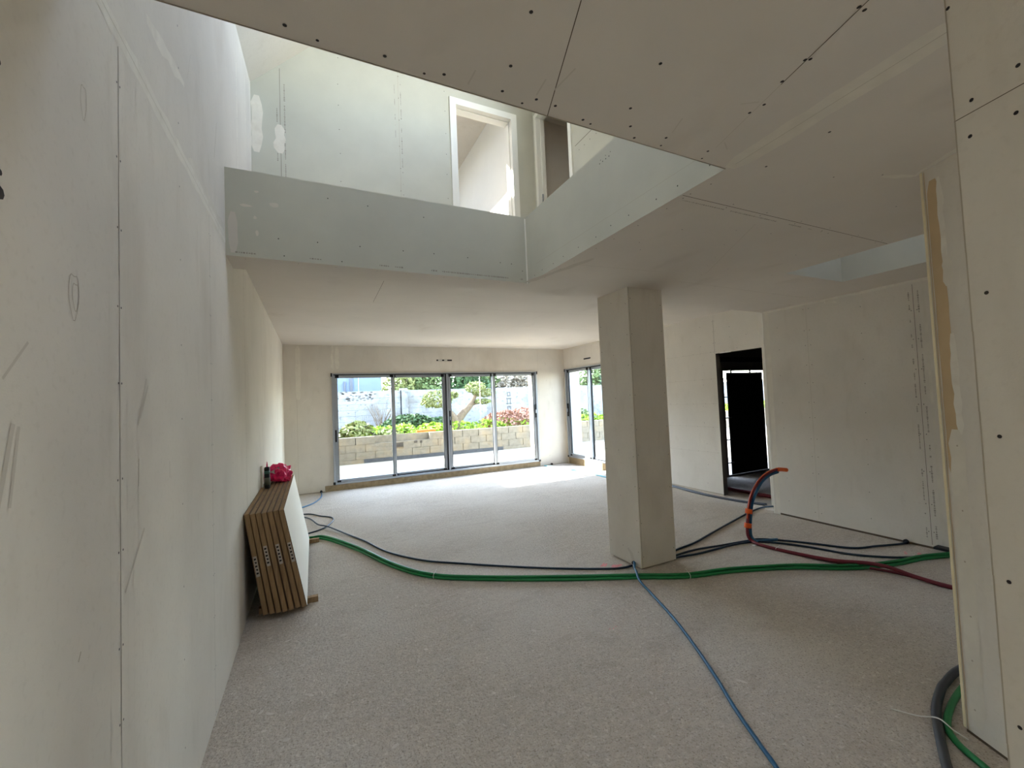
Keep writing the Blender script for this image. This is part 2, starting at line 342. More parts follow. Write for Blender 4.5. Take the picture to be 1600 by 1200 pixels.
# ---- roof-light shaft over the right part of the ceiling
sh = MB()
for (a, b) in (((SX0-0.05, SY1, ZU), (SX1+0.05, SY1+0.05, ZU+1.1)), ((SX1, SY0-.05, ZU), (SX1+0.05, SY1, ZU+1.1)), ((SX0-0.05, SY0-.05, ZU), (SX0, SY1, ZU+1.1)), ((SX0-0.05, SY0-0.05, ZU), (SX1, SY0, ZU+1.1))): sh.box(a, b, board)
sh.box((SX0-.05, SY0-.05, ZU+1.1), (SX1+.05, 1.2, ZU+1.15), board); sh.box((SX0-.05, 1.9, ZU+1.1), (SX1+.05, SY1+.05, ZU+1.15), board); sh.box((SX0-.05, 1.2, ZU+1.1), (3.76, 1.9, ZU+1.15), board); sh.box((4.32, 1.2, ZU+1.1), (SX1+.05, 1.9, ZU+1.15), board)  # unseen lid added to cut down the daylight in the shaft
o = sh.build('ceiling_shaft'); o['kind'] = 'structure'
# ---- high ceiling
ch = Board((0, 0, ZH), (1, 0, 0), (0, 1, 0), (0, 0, -1))
ch.slab(XL, YS, XR+0.2, YF+0.2, ZU-ZH, board_wht if False else board_up)
ch.seamline(0.609, YS+.05, 0.626, 4.79, 0.003, 0.4, 0.015, 0.003); ch.line(-0.45, 4.81, 5.3, 4.76, 0.003, seam_soft); ch.line(1.2, 5.70, 5.3, 5.9, 0.003, seam_soft)
ch.line(XL, 5.72, 1.2, 5.70, 0.002, seam_soft); ch.line(2.88, 4.8, 2.88, 6.6, 0.002, seam_soft); ch.line(XL, 6.9, 5.4, 6.9, 0.002, seam_soft); ch.line(XL+.02, YF-0.03, XR, YF-0.03, 0.03, plaster_thin, 0.0005)
ch.build('ceiling_far')

# ---- left wall
wl = Board((XL, 0, 0), (0, 1, 0), (0, 0, 1), (1, 0, 0))
wl.slab(YB, 0, 12.9, 2.68, 0.3, board, back=outer)
wl.slab(YB, 2.68, 4.6, 7.9, 0.3, board, back=outer)
for a in (1.472, 2.60, 3.8, 5.0, 6.2, 7.4, 0.272, -0.93): wl.seamline(a, 0.02, a, 2.56 if a < 3.3 else 2.66, 0.0022 if a != 2.6 else 0.0016, 0.22, 0.013, 0.0033)
for a in (1.56, 1.60, 1.52, 1.41): wl.line(a, 0.02, a, 2.56, 0.0015, board_up)
for a in (0.88, 2.06, 3.2, 4.4): wl.screws(a, 0.2, a, 2.5, 0.32, 0.012, 0.0035)
wl.ragged(YB, 2.60, 3.1, 2.60, 0.06, plaster, 0.0007, j=0.25); wl.line(YB, 2.60, 3.0, 2.60, 0.0016, seam_soft, 0.0013)
wl.ragged(2.2, 2.62, 3.05, 2.60, 0.12, plaster_thin, 0.0005, j=0.35); wl.ragged(3.05, 2.3, 3.05, 3.0, 0.05, plaster_thin, 0.0006)
wl.ragged(1.7, 2.84, 2.15, 2.94, 0.05, plaster, 0.0007, j=0.5); wl.ragged(3.6, 2.9, 3.6, 4.2, 0.04, plaster, 0.0007, j=0.6); wl.ragged(4.05, 3.6, 4.05, 4.4, 0.05, plaster, 0.0007, j=0.6)
wl.ragged(4.40, 3.0, 4.40, 4.6, 0.04, plaster, 0.0007, j=0.3)
wl.screws(2.06, 2.7, 2.06, 3.4, 0.2, 0.02, 0.004); wl.screws(3.6, 3.1, 3.6, 4.4, 0.15, 0.02, 0.003)
wl.line(2.2, 3.0, 2.26, 3.16, 0.003, scuff); wl.line(2.75, 2.95, 2.83, 3.2, 0.004, seam_soft)
for (a, b, l, r, w) in ((1.60, 1.50, 0.16, 1.1, 0.012), (1.62, 1.52, 0.12, 1.0, 0.006), (1.50, 1.05, 0.20, 0.75, 0.010), (0.98, 1.35, 0.18, 1.3, 0.012), (1.02, 1.38, 0.14, 1.4, 0.008), (0.95, 1.42, 0.1, 1.2, 0.01), (1.60, 1.32, 0.08, 1.5, 0.004), (1.9, 1.3, 0.06, 1.6, 0.006),
                        (1.25, 1.0, 0.02, 1.0, 0.004), (1.33, 0.48, 0.05, 1.5, 0.004), (2.3, 1.05, 0.04, 1.5, 0.006), (1.0, 1.6, 0.1, 0.8, 0.006)):
    wl.line(a, b, a+l*math.cos(r), b+l*math.sin(r), w, scuff if w > 0.0045 else seam_soft)
for (a, b, r) in ((0.99, 1.915, 0.012), (0.985, 2.14, 0.006), (0.99, 1.95, 0.006)): wl.dot(a, b, r)
def scribble(bd, a, b, rx, ry, m=None, w=0.0016, turns=1.0, ph=0):
    n = 18; pr = None
    for k in range(n+1):
        t = ph+2*math.pi*turns*k/n; q = (a+rx*math.cos(t), b+ry*math.sin(t)*(1+0.2*math.sin(3*t)))
        if pr: bd.line(pr[0], pr[1], q[0], q[1], w, m or seam_soft)
        pr = q
scribble(wl, 1.233, 1.801, 0.022, 0.05); scribble(wl, 1.24, 1.80, 0.014, 0.03, ph=1); scribble(wl, 1.277, 2.27, 0.014, 0.04)
wl.build('wall_left')

# ---- far wall
WX0, WX1, WZ0, WZ1 = 0.315, 4.64, 0.105, 2.155
wf = Board((0, YF, 0), (1, 0, 0), (0, 0, 1), (0, -1, 0))
wf.slab(XL, 0, XR+TH, ZH+0.02, TH, board, holes=((WX0, WZ0, WX1, WZ1), (0.166, -0.01, 4.652, WZ0)), edge=outer, back=outer)
wf.slab(XL, ZH+.02, XR+TH, 3.3, TH, board, back=outer)
wf.ragged(-0.235, 1.69, -0.235, 2.66, 0.075, plaster, 0.0007, j=0.15); wf.line(-0.26, 0.02, -0.26, 1.70, 0.003, seam_soft); wf.ragged(-0.20, 1.60, -0.08, 1.70, 0.01, plaster)
wf.ragged(0.33, 2.17, 0.34, 2.67, 0.04, plaster, 0.0007, j=0.4); wf.ragged(0.42, 2.24, 0.42, 2.66, 0.07, plaster, 0.0007, j=0.25)
wf.line(2.80, 2.17, 2.80, 2.67, 0.002, seam_soft); wf.line(4.69, 0.02, 4.69, 2.66, 0.002, seam_soft); wf.screws(4.9, 0.2, 4.9, 2.6, 0.35, 0.03, 0.004); wf.screws(0.1, 0.2, 0.1, 2.6, 0.4, 0.03, 0.003)
wf.line(XL, 0.008, 0.16, 0.008, 0.014, seam_soft); wf.line(4.66, 0.006, XR, 0.006, 0.012, seam_soft)
wf.build('wall_far')

# ---- right wall with window and dark doorway
RWY0, RWY1, RWZ0, RWZ1 = 6.55, 8.335, 0.14, 2.20
DY0, DY1, DZ = 3.545, 4.25, 2.09
wr = Board((XR, 0, 0), (0, 1, 0), (0, 0, 1), (-1, 0, 0))
wr.slab(3.0, 0, 5.35, ZH+0.02, 0.09, board, holes=((DY0, -0.01, DY1, DZ),), edge=dark_conc, back=dark_conc)
wr.slab(5.35, 0, YF+0.0, ZH+0.02, TH-0.12, board, holes=((RWY0, RWZ0, RWY1, RWZ1),), edge=outer, back=outer)
wr.seamline(4.262, DZ, 4.262, 2.6, 0.003, 0.15, 0.02, 0.0035); wr.seamline(5.45, 0.05, 5.45, 2.66, 0.0025, 0.3, 0.02, 0.003, seam_soft)
for z in (0.62, 1.0, 1.35, 1.72, 2.12):
    wr.line(4.27, z, 5.45, z-0.01, 0.0015, seam_soft); wr.screws(4.3, z, 5.4, z, 0.17, 0.01, 0.0035)
wr.screws(4.5, 0.1, 4.5, 2.6, 0.3, 0.05, 0.004); wr.line(4.25, 0.012, 5.6, 0.012, 0.018, seam_soft); wr.line(7.28, 2.22, 7.28, 2.66, 0.002, seam_soft)
wr.ragged(5.0, 2.665, 8.3, 2.665, 0.025, plaster_thin, 0.0007, j=0.2); wr.ragged(3.56, 2.12, 3.60, 2.6, 0.02, plaster_thin)
for (a, b) in ((4.0, 2.3), (3.9, 2.13), (4.1, 2.11), (4.0, 2.45), (3.75, 2.3)): wr.dot(a, b, 0.004)
wr.line(4.18, 2.092, 4.0, 2.092, 0.012, board_wht); wr.build('wall_right')

# ---- partition wall (right)
wc = Board((XC, 0, 0), (0, 1, 0), (0, 0, 1), (-1, 0, 0))
wc.slab(YB, 0.0, YS-0.002, ZL, 0.12, board, holes=((-2.8, 0.5, -0.4, 2.1),))  # the hole is an unseen opening added to brighten the left wall
wc.line(2.82, 0.05, 2.81, 2.45, 0.002, seam_soft); wc.screws(2.82, 0.08, 2.81, 2.45, 0.21, 0.012, 0.0038, 0.03)
wc.screws(2.33, 0.15, 2.28, 2.4, 0.27, 0.02, 0.0038); wc.screws(3.14, 0.15, 3.14, 2.4, 0.3, 0.02, 0.0035)
wc.line(1.868, 0.04, 1.868, 2.46, 0.003); wc.print_line(1.90, 0.1, 1.90, 2.43, 0.012); wc.print_line(1.832, 0.1, 1.832, 2.43, 0.014); wc.screws(1.868, 0.1, 1.868, 2.4, 0.3, 0.01, 0.004, 0.02)
wc.line(1.79, 0.05, 1.79, 2.45, 0.02, plaster_thin, 0.0003)
wc.ragged(0.8, 2.488, 3.3, 2.488, 0.03, plaster, 0.0007, j=0.3); wc.ragged(2.5, 2.44, 2.62, 2.46, 0.03, plaster); wc.line(0.9, 0.012, 3.25, 0.012, 0.020, seam, 0.0009)
wc.ragged(3.27, 0.02, 3.27, 2.48, 0.05, plaster_thin, 0.0006, j=0.15); wc.line(YS-0.006, 0, YS-0.006, 2.49, 0.008, board_wht, 0.001)
wc.build('wall_partition')

# ---- back wall
wk = Board((0, YB, 0), (1, 0, 0), (0, 0, 1), (0, 1, 0))
wk.slab(XL, 0, XC, ZL, 0.3, board); wk.build('wall_back')

# ---- oblique wall end on the right, with corner bead and filler
P1 = Vector((2.555, 0.875, 0)); D1 = Vector((-0.439, -0.898, 0))
n1 = Vector((-0.898, 0.439, 0))
wo_ = Board(P1, D1, (0, 0, 1), n1)
wo_.slab(0, 0.012, 1.0, ZL, 0.14, board)
wo_.line(0.006, 0.015, 0.006, 2.495, 0.013, bead, 0.003); wo_.line(0.020, 0.015, 0.020, 2.49, 0.003, tan, 0.0032)
random.seed(12)
wo_.ragged(0.052, 2.44, 0.052, 1.10, 0.055, tan, 0.0006, n=26, j=0.05)
wo_.ragged(0.078, 2.44, 0.084, 1.95, 0.025, plaster, 0.0009, n=9, j=0.5); wo_.ragged(0.085, 1.74, 0.085, 1.3, 0.03, plaster, 0.0009, n=10, j=0.3)
wo_.ragged(0.066, 1.32, 0.060, 0.05, 0.062, plaster_thin, 0.0011, n=20, j=0.12); wo_.ragged(0.085, 2.07, 0.088, 1.95, 0.04, plaster_thin, 0.001, n=5, j=0.4)
for z in (1.25, 0.97, 0.75, 0.52, 0.33, 0.12): wo_.dot(0.06+random.uniform(-.01, .01), z, 0.004, seam_soft, 0.0018)
wo_.line(0.01, 0.006, 1.0, 0.006, 0.012, seam); wo_.build('wall_oblique')
iw = MB(); iw.box((2.66, 0.68, 0.0), (XC-0.001, 0.80, ZL-0.001), board); o = iw.build('wall_light_block'); o['kind'] = 'structure'  # unseen wall added to keep daylight from the side opening off the column
# ---- nearest wall on the right edge
P2 = Vector((1.3427, 0.3945, 0)); az = math.radians(197); D2 = Vector((math.sin(az), math.cos(az), 0)); n2 = Vector((D2.y, -D2.x, 0))
if n2.dot(Vector((0, 0, 0))-P2) < 0: n2 = -n2
wn_ = Board(P2, D2, (0, 0, 1), n2)
wn_.slab(0, 0.0, 0.36, ZL, 0.09, board)
wn_.line(0, 2.1247, 0.36, 2.1247, 0.0018)
for a, b in ((0.1120, 2.1667), (0.0344, 2.1514), (0.0267, 2.0738), (0.1031, 2.0738), (0.0318, 1.7200), (0.0331, 1.4069), (0.0280, 1.0963), (0.0255, 0.7921), (0.0064, 2.3894)): wn_.dot(a, b, 0.0043)
for k in range(14): wn_.line(0.0015, k*0.18+0.02, 0.0015+random.uniform(0, .001), k*0.18+0.2, 0.003, seam_soft)
wn_.build('wall_near')

# ---- ground-floor room behind the doorway: bare dark walls and a boarded garden door
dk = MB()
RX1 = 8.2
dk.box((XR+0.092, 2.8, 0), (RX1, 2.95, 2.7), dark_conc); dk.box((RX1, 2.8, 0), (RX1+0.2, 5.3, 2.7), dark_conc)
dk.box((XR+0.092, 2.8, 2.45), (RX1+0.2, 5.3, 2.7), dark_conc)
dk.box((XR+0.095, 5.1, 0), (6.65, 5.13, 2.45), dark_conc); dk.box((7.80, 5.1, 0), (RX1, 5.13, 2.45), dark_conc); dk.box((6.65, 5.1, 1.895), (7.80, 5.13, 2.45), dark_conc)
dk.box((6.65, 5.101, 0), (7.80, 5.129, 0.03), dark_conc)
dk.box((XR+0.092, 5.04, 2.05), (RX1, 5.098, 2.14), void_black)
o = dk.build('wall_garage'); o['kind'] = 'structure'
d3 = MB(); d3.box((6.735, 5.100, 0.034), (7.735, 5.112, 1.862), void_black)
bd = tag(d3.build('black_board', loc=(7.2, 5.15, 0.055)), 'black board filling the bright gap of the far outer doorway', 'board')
for z in (0.25, 0.66, 1.05, 1.42, 1.75): m_ = MB(); m_.box((6.63, 5.075, z-0.009), (6.78, 5.099, z+0.009), black); m_.build('clamp', bd, loc=(6.7, 5.13, z))
for x in (6.84, 7.36): m_ = MB(); m_.box((x-0.009, 5.075, 1.82), (x+0.009, 5.099, 1.925), black); m_.build('clamp', bd, loc=(x, 5.13, 1.87))

# ---- column
cb = MB(); CX0, CX1, CY0, CY1 = 2.556, 2.967, 2.874, 3.306
cb.box((CX0, CY0, 0.012), (CX1, CY1, ZL-0.001), board)
o_col = Board((0, CY0, 0), (1, 0, 0), (0, 0, 1), (0, -1, 0)); o_col.mb = cb
o_col.screws(CX0+0.025, 0.1, CX0+0.025, 2.45, 0.28, 0.01, 0.0035); o_col.screws(CX1-0.025, 0.1, CX1-0.025, 2.45, 0.28, 0.01, 0.0035)
o_col.line(CX0+.003, 0.012, CX0+.003, 2.495, 0.008, plaster, 0.001); o_col.line(CX0+.011, 0.012, CX0+.011, 2.495, 0.002, seam, 0.0012)
l_col = Board((CX0, 0, 0), (0, 1, 0), (0, 0, 1), (-1, 0, 0)); l_col.mb = cb
l_col.screws(CY0+0.03, 0.1, CY0+0.03, 2.45, 0.28, 0.01, 0.0035); l_col.screws(CY0+0.23, 0.1, CY0+0.23, 2.45, 0.45, 0.01, 0.0035); l_col.screws(CY1-0.03, 0.1, CY1-0.03, 2.45, 0.3, 0.01, 0.0035)
l_col.patch([(2.955, 0.0), (2.955, 0.06), (2.975, 0.11), (3.03, 0.15), (3.05, 0.135), (3.02, 0.11), (3.0, 0.06), (3.0, 0.0)], scuff, 0.001)
l_col.patch([(2.95, 0.012), (2.95, 0.045), (2.975, 0.05), (3.0, 0.03), (2.995, 0.012)], screw, 0.0013)
o = cb.build('column'); tag(o, 'square plasterboard-clad column standing in the open floor', 'column', kind='structure')

# ---- upper storey around the void
YU = 4.435; XU = 2.553
uw = Board((0, YU, 0), (1, 0, 0), (0, 0, 1), (0, -1, 0))
OX0, OX1, OZ1 = 1.50, 2.30, 5.0
uw.slab(XL, ZU, XU+0.15, 7.8, 0.15, board_grn, holes=((OX0, ZU-1, OX1, OZ1),), edge=board_wht, back=board_wht)
uw.line(-0.228, ZU, -0.228, 4.82, 0.003); uw.print_line(-0.255, 3.9, -0.255, 4.45, 0.014); uw.print_line(-0.19, 3.6, -0.19, 4.7, 0.014)
uw.line(0.90, ZU, 0.90, 5.6, 0.003, seam_soft); uw.print_line(0.925, 3.7, 0.925, 5.1, 0.012); uw.print_line(0.86, 4.4, 0.86, 5.0, 0.008)
uw.screws(0.90, 3.3, 0.90, 5.2, 0.25, 0.01, 0.004); uw.screws(0.3, 3.3, 0.3, 5.2, 0.25, 0.03, 0.004); uw.screws(1.42, 3.3, 1.42, 5.1, 0.25, 0.01, 0.004)
uw.ragged(-0.43, 3.95, -0.42, 4.5, 0.09, plaster, 0.0007, j=0.2); uw.ragged(-0.235, 3.98, -0.235, 4.26, 0.085, plaster, 0.0011, n=6, j=0.3)
uw.build('wall_upper_far')
ur = Board((XU, 0, 0), (0, 1, 0), (0, 0, 1), (-1, 0, 0))
QY0, QY1, QZ1 = 3.62, 4.36, 5.02
ur.slab(-1.0, ZU, YU, 7.8, 0.10, board_grn, holes=((QY0, ZU-1, QY1, QZ1), (1.7, 4.7, 3.1, 6.4)), edge=board_wht, back=board)  # second hole: unseen opening added to light the left wall across the void
ur.line(-1, 4.18, 3.55, 4.18, 0.006); ur.screws(2.9, 4.1, 3.5, 4.1, 0.12, 0.01, 0.005); ur.dot(3.33, 4.36, 0.03)
ur.line(3.05, 4.19, 3.2, 4.19, 0.02, seam)
ur.build('wall_upper_right')
# door linings upstairs
def lining(name, axis, a0, a1, z1, c, depth, w=0.05, proud=0.015):
    m_ = MB()
    def bx(p0, p1, q0, q1, z0_, z1_):
        if axis == 'x': m_.box((p0, q0, z0_), (p1, q1, z1_), board_wht)
        else: m_.box((q0, p0, z0_), (q1, p1, z1_), board_wht)
    if axis == 'x': c0, c1 = c-proud, c+depth
    else: c0, c1 = c-proud, c+depth
    bx(a0-w/2, a0+w, c0, c1, ZU, z1-w); bx(a1-w, a1+w/2, c0, c1, ZU, z1-w); bx(a0-w/2, a1+w/2, c0, c1, z1-w, z1+w/2)
    bx(a0+w, a0+w+.012, c0+0.06, c1-0.03, ZU, z1-w); bx(a1-w-.012, a1-w, c0+0.06, c1-0.03, ZU, z1-w); bx(a0+w, a1-w, c0+0.06, c1-0.03, z1-w-.012, z1-w)
    o = m_.build(name); o['kind'] = 'structure'; return o
lining('door_1', 'x', OX0, OX1, OZ1, YU, 0.16); lining('door_2', 'y', QY0, QY1, QZ1, XU, 0.105, w=0.035)
st = MB(); st.box((XU+.02, QY1-.068, 3.9), (XU+0.035, QY1-.0605, 4.02), alu); o = st.build('strike_plate', loc=(XU+.02, QY1-.06, 3.96)); tag(o, 'small metal strike plate on the second upstairs door frame', 'strike plate')
# sloping roof lining; its unseen skylight is added and sized to light the void
rf = Board((XL, YU, 4.61), (0, 1, 0.19), (1, 0, 1.0), (1, -0.19, -1))
rf.slab(-5.5, -0.6, 0.3, 3.4, 0.2, board, holes=((-3.4, 0.8, -1.9, 1.6),), edge=board_wht)
rf.build('ceiling_slope')
ue = MB(); ue.box((XL-0.3, -1.2, ZU), (XU+0.15, -1.0, 8.2), board_wht); o = ue.build('wall_upper_back'); o['kind'] = 'structure'
# room behind the first upstairs door: sunlit side wall, lid with a roof window
br = MB()
br.box((XL-0.3, 4.6, ZU), (XL, 8.6, 5.8), board_wht); br.box((XU-0.05, 4.585, ZU), (XU+0.1, 8.6, 5.8), board_wht); br.box((XL-0.3, 8.4, 3.3), (XU+0.1, 8.6, 5.8), board_wht)
o = br.build('wall_bedroom'); o['kind'] = 'structure'
lid = Board((0, 0, 5.8), (1, 0, 0), (0, 1, 0), (0, 0, -1)); lid.slab(XL-.3, 4.586, XU+.1, 8.6, 0.15, board, holes=((-0.2, 5.9, 0.75, 7.3),)); lid.build('ceiling_bedroom')
# room behind the second upstairs door: grey wall in shade
b2 = MB()
b2.box((XU+0.101, 4.6, ZU), (5.6, 4.75, 5.8), board); b2.box((5.45, 3.5, ZU), (5.6, 4.6, 5.2), board); b2.box((XU+.101, 3.35, ZU), (5.6, 3.5, 5.2), board)
b2.box((XU+0.101, 3.35, 5.2), (5.6, 4.75, 5.3), board)
o = b2.build('wall_study'); o['kind'] = 'structure'

# ------------------------------------------------------------------ sliding windows
def sliding_window(name, axis, a0, a1, z0, z1, c, sgn, splits, wide, label):
    """axis 'x': window in a plane y=c; 'y': window in a plane x=c.  sgn +1 = outside direction"""
    root = thing(name, label, 'window', ((a0+a1)/2, c, z0) if axis == 'x' else (c, (a0+a1)/2, z0), kind='structure')
    def bx(m_, p0, p1, q0, q1, zz0, zz1, mt):
        q0, q1 = c+sgn*q0, c+sgn*q1
        if q0 > q1: q0, q1 = q1, q0
        if axis == 'x': m_.box((p0, q0, zz0), (p1, q1, zz1), mt)
        else: m_.box((q0, p0, zz0), (q1, p1, zz1), mt)
    f = MB()
    bx(f, a0, a0+0.035, -0.02, 0.12, z0, z1, alu); bx(f, a1-0.035, a1, -0.02, 0.12, z0, z1, alu)
    bx(f, a0+.035, a1-.035, -0.02, 0.12, z1-0.018, z1, alu); bx(f, a0+.035, a1-.035, -0.012, 0.12, z0, z0+0.035, alu)
    bx(f, a0+.035, a1-.035, 0.0, 0.11, z1-0.035, z1-0.018, rubber); bx(f, a0+.035, a1-.035, 0.03, 0.035, z0+0.035, z0+0.05, rubber)
    bx(f, a0-0.012, a0+.03, -0.026, -0.02, z0, z0+0.05, black); bx(f, a0-0.015, a0+.01, -0.026, -0.02, z1-0.06, z1+.005, black)
    bx(f, a1-.01, a1+0.015, -0.026, -0.02, z1-0.06, z1+.005, black); bx(f, a1-0.03, a1+0.012, -0.026, -0.02, z0, z0+0.04, black)
    if len(splits) == 5: bx(f, splits[2]-0.024, splits[2]+0.024, 0.0, 0.11, z0+0.03, z1-0.018, rubber); bx(f, splits[2]-0.016, splits[2]+0.016, -0.006, 0.0, z0+0.03, z1-0.03, alu)
    f.build('frame', root)
    for i in range(len(splits)-1):
        s0, s1 = splits[i], splits[i+1]
        track = 0.012 if i in wide else 0.06
        m_ = MB(); zb, zt = z0+0.035, z1-0.035; w = 0.058
        l0 = s0+(-0.030 if i and not (len(splits) == 5 and i == 2) else 0.002); l1 = s1+(0.030 if i < len(splits)-2 and not (len(splits) == 5 and i == 1) else -0.002)
        if len(splits) == 5 and i == 2: l0 = s0+0.028
        if len(splits) == 5 and i == 1: l1 = s1-0.028
        bx(m_, l0, l0+w, track, track+0.035, zb, zt, alu); bx(m_, l1-w, l1, track, track+0.035, zb, zt, alu)
        bx(m_, l0+w, l1-w, track, track+0.035, zb, zb+0.05, alu); bx(m_, l0+w, l1-w, track, track+0.035, zt-0.05, zt, alu)
        bx(m_, l0+w, l0+w+.006, track-0.002, track+0.037, zb+.05, zt-.05, rubber); bx(m_, l1-w-.006, l1-w, track-0.002, track+0.037, zb+.05, zt-.05, rubber)
        for (x0_, x1_) in ((l0+w*0.4, l0+w+0.03), (l1-w-0.03, l1-w*0.4)):
            bx(m_, x0_, x1_, track-0.004, track+0.03, zt-0.05, zt+0.005, black)
            bx(m_, x0_, x1_, track-0.004, track+0.03, zb-0.004, zb+0.035, black)
        s_ = m_.build('sash', root)
        p_ = MB(); bx(p_, l0+w, l1-w, track+0.014, track+0.020, zb+0.05, zt-0.05, glass); p_.build('pane', s_)
        hs = {0: 'l', 1: 'r', 2: 'l', 3: 'r'}[i] if len(splits) == 5 else {0: 'l', 1: 'r'}[i]
        if axis == 'x' and i == 1: continue
        if axis == 'y' and i == 0: continue
        h_ = MB(); hx = l0+0.006 if hs == 'l' else l1-0.03
        hz = z0+0.78 if i == 0 else (z0+0.95 if i != 3 else z0+1.0)
        hl = 0.22 if i == 0 else 0.30
        bx(h_, hx, hx+0.026, track-0.03, track, hz, hz+hl, black); bx(h_, hx+0.004, hx+0.02, track-0.045, track-0.03, hz+hl*0.35, hz+hl*0.6, alu if i else black)
        h_.build('handle', s_)
    return root
w1 = sliding_window('window_1', 'x', WX0, WX1, WZ0+.003, WZ1, YF+0.0, 1, (0.35, 1.425, 2.522, 3.575, 4.605), (0, 3), 'wide four-pane sliding patio window in the far wall')
sill = MB(); sill.box((0.17, YF-0.004, 0.0), (4.648, YF+0.42, WZ0-0.002), rough_conc); sill.build('window_sill', w1)
w2 = sliding_window('window_2', 'y', RWY0, RWY1, RWZ0+.003, RWZ1, XR, 1, (6.585, 7.462, 8.30), (1,), 'two-pane sliding window round the corner behind the column')
sill = MB(); sill.box((XR-0.004, RWY0-0.2, 0.0), (XR+0.25, RWY1, RWZ0-0.001), rough_conc)
sl2 = sill.build('window_sill', w2)
# vent slots above the windows
for (nm, p0, p1, lab) in (('air_vent', (2.31, YF-0.004, 2.395), (2.64, YF-0.0005, 2.425), 'thin slotted air vent in the board above the wide patio window'),):
    m_ = MB(); m_.box(p0, p1, black); o = m_.build(nm, loc=(2.475, YF, 2.41)); tag(o, lab, 'vent')
    m2 = MB(); m2.box((2.345, YF-0.006, 2.402), (2.43, YF-0.004, 2.418), board_wht); m2.build('louvre', o, loc=(2.38, YF, 2.41)); m2 = MB(); m2.box((2.475, YF-0.006, 2.402), (2.54, YF-0.004, 2.418), board_wht); m2.build('louvre', o, loc=(2.5, YF, 2.41))
m_ = MB(); m_.box((XR-0.003, 7.32, 2.35), (XR-0.0005, 7.57, 2.38), black); o = m_.build('air_vent', loc=(XR, 7.45, 2.36)); tag(o, 'thin slotted air vent above the window round the corner', 'vent')

# ------------------------------------------------------------------ stack of door blanks leaning on the left wall
random.seed(5)
YP0, YP1 = 3.572, 5.384
ords = ('outermost, its white face showing to the room', 'second from the white-faced outermost one', 'third from the white-faced outermost one', 'in the middle of the stack',
        'third from the wall', 'second from the wall', 'touching the wall, behind all the others')
for i in range(7):
    tx = -0.213-0.0367*i; bx_ = -0.072-0.0420*i
    top = Vector((tx, 0, 0.787-0.002*(i % 2))); bot = Vector((bx_, 0, 0.047))
    up = (top-bot).normalized(); nr = Vector((up.z, 0, -up.x))         # towards the room
    th = 0.0355; dy = (0, .012, -.004, -.012, -.004, .004, .010)[i]
    y0, y1 = YP0+dy, YP1+dy*0.5
    H = (top-bot).length
    def P(s, t, y): q = bot+up*t-nr*s; return (q.x, y, q.z)            # s depth behind front face
    root = thing('door_panel', ('white-faced panel' if i == 0 else 'brown-skinned panel')+' with pine edges leaning on its long side, ' + ords[i], 'door panel', (bx_, (y0+y1)/2, 0.045), 'door panels stacked against the wall')
    co = MB(); co.hexa([P(0.003, 0.001, y0+.002), P(th-.003, 0.001, y0+.002), P(th-.003, 0.001, y1-.002), P(0.003, 0.001, y1-.002), P(0.003, H-.001, y0+.002), P(th-.003, H-.001, y0+.002), P(th-.003, H-.001, y1-.002), P(0.003, H-.001, y1-.002)], wood)
    co.build('wood_core', root)
    for (s0, s1) in ((0, 0.003), (th-0.003, th)):
        fc = MB(); fc.hexa([P(s0, 0, y0), P(s1, 0, y0), P(s1, 0, y1), P(s0, 0, y1), P(s0, H, y0), P(s1, H, y0), P(s1, H, y1), P(s0, H, y1)], skin)
        q_ = -0.0004 if s0 == 0 else th+0.0004; fc.poly([P(q_, 0, y0), P(q_, 0, y1), P(q_, H, y1), P(q_, H, y0)], doorwhite if s0 == 0 and i == 0 else skin)
        fc.build('face', root)
    if i in (0, 2, 4, 6):
        zc = 0.43 if i != 6 else 0.36
        sk_ = MB(); a, b = 0.006, th-0.006
        sk_.poly([P(a, zc-0.075, y0-.0012), P(b, zc-0.075, y0-.0012), P(b, zc+0.075, y0-.0012), P(a, zc+0.075, y0-.0012)], paperm)
        for k in range(5):
            z_ = zc+0.055-k*0.026
            sk_.poly([P(a+.006, z_-0.006, y0-.0016), P(b-.004-.006*(k % 2), z_-0.008, y0-.0016), P(b-.004, z_+0.006, y0-.0016), P(a+.005, z_+0.005, y0-.0016)], screw)
        sk_.build('sticker', root)
    if i in (1, 3, 5, 0):
        kn = MB(); q = bot+up*(H+0.0008)
        for yy in (y0+random.uniform(.2, .5), y0+random.uniform(.55, .9)):
            kn.poly([(q.x-nr.x*(0.012+0.007*math.cos(k)), yy+0.012*math.sin(k), q.z-nr.z*0.018+.0006) for k in [j*math.pi/3 for j in range(6)]][::-1], screw)
        kn.build('knot', root)
for y, lab in ((3.745, 'short pine batten under the near end of the panel stack'), (5.352, 'short pine batten under the far end, beside the green conduits')):
    m_ = MB(); m_.box((-0.40, y-0.022, 0.0), (0.005 if y < 4 else 0.03, y+0.022, 0.042), wood); o = m_.build('wooden_batten', loc=(-0.2, y, 0)); tag(o, lab, 'batten')

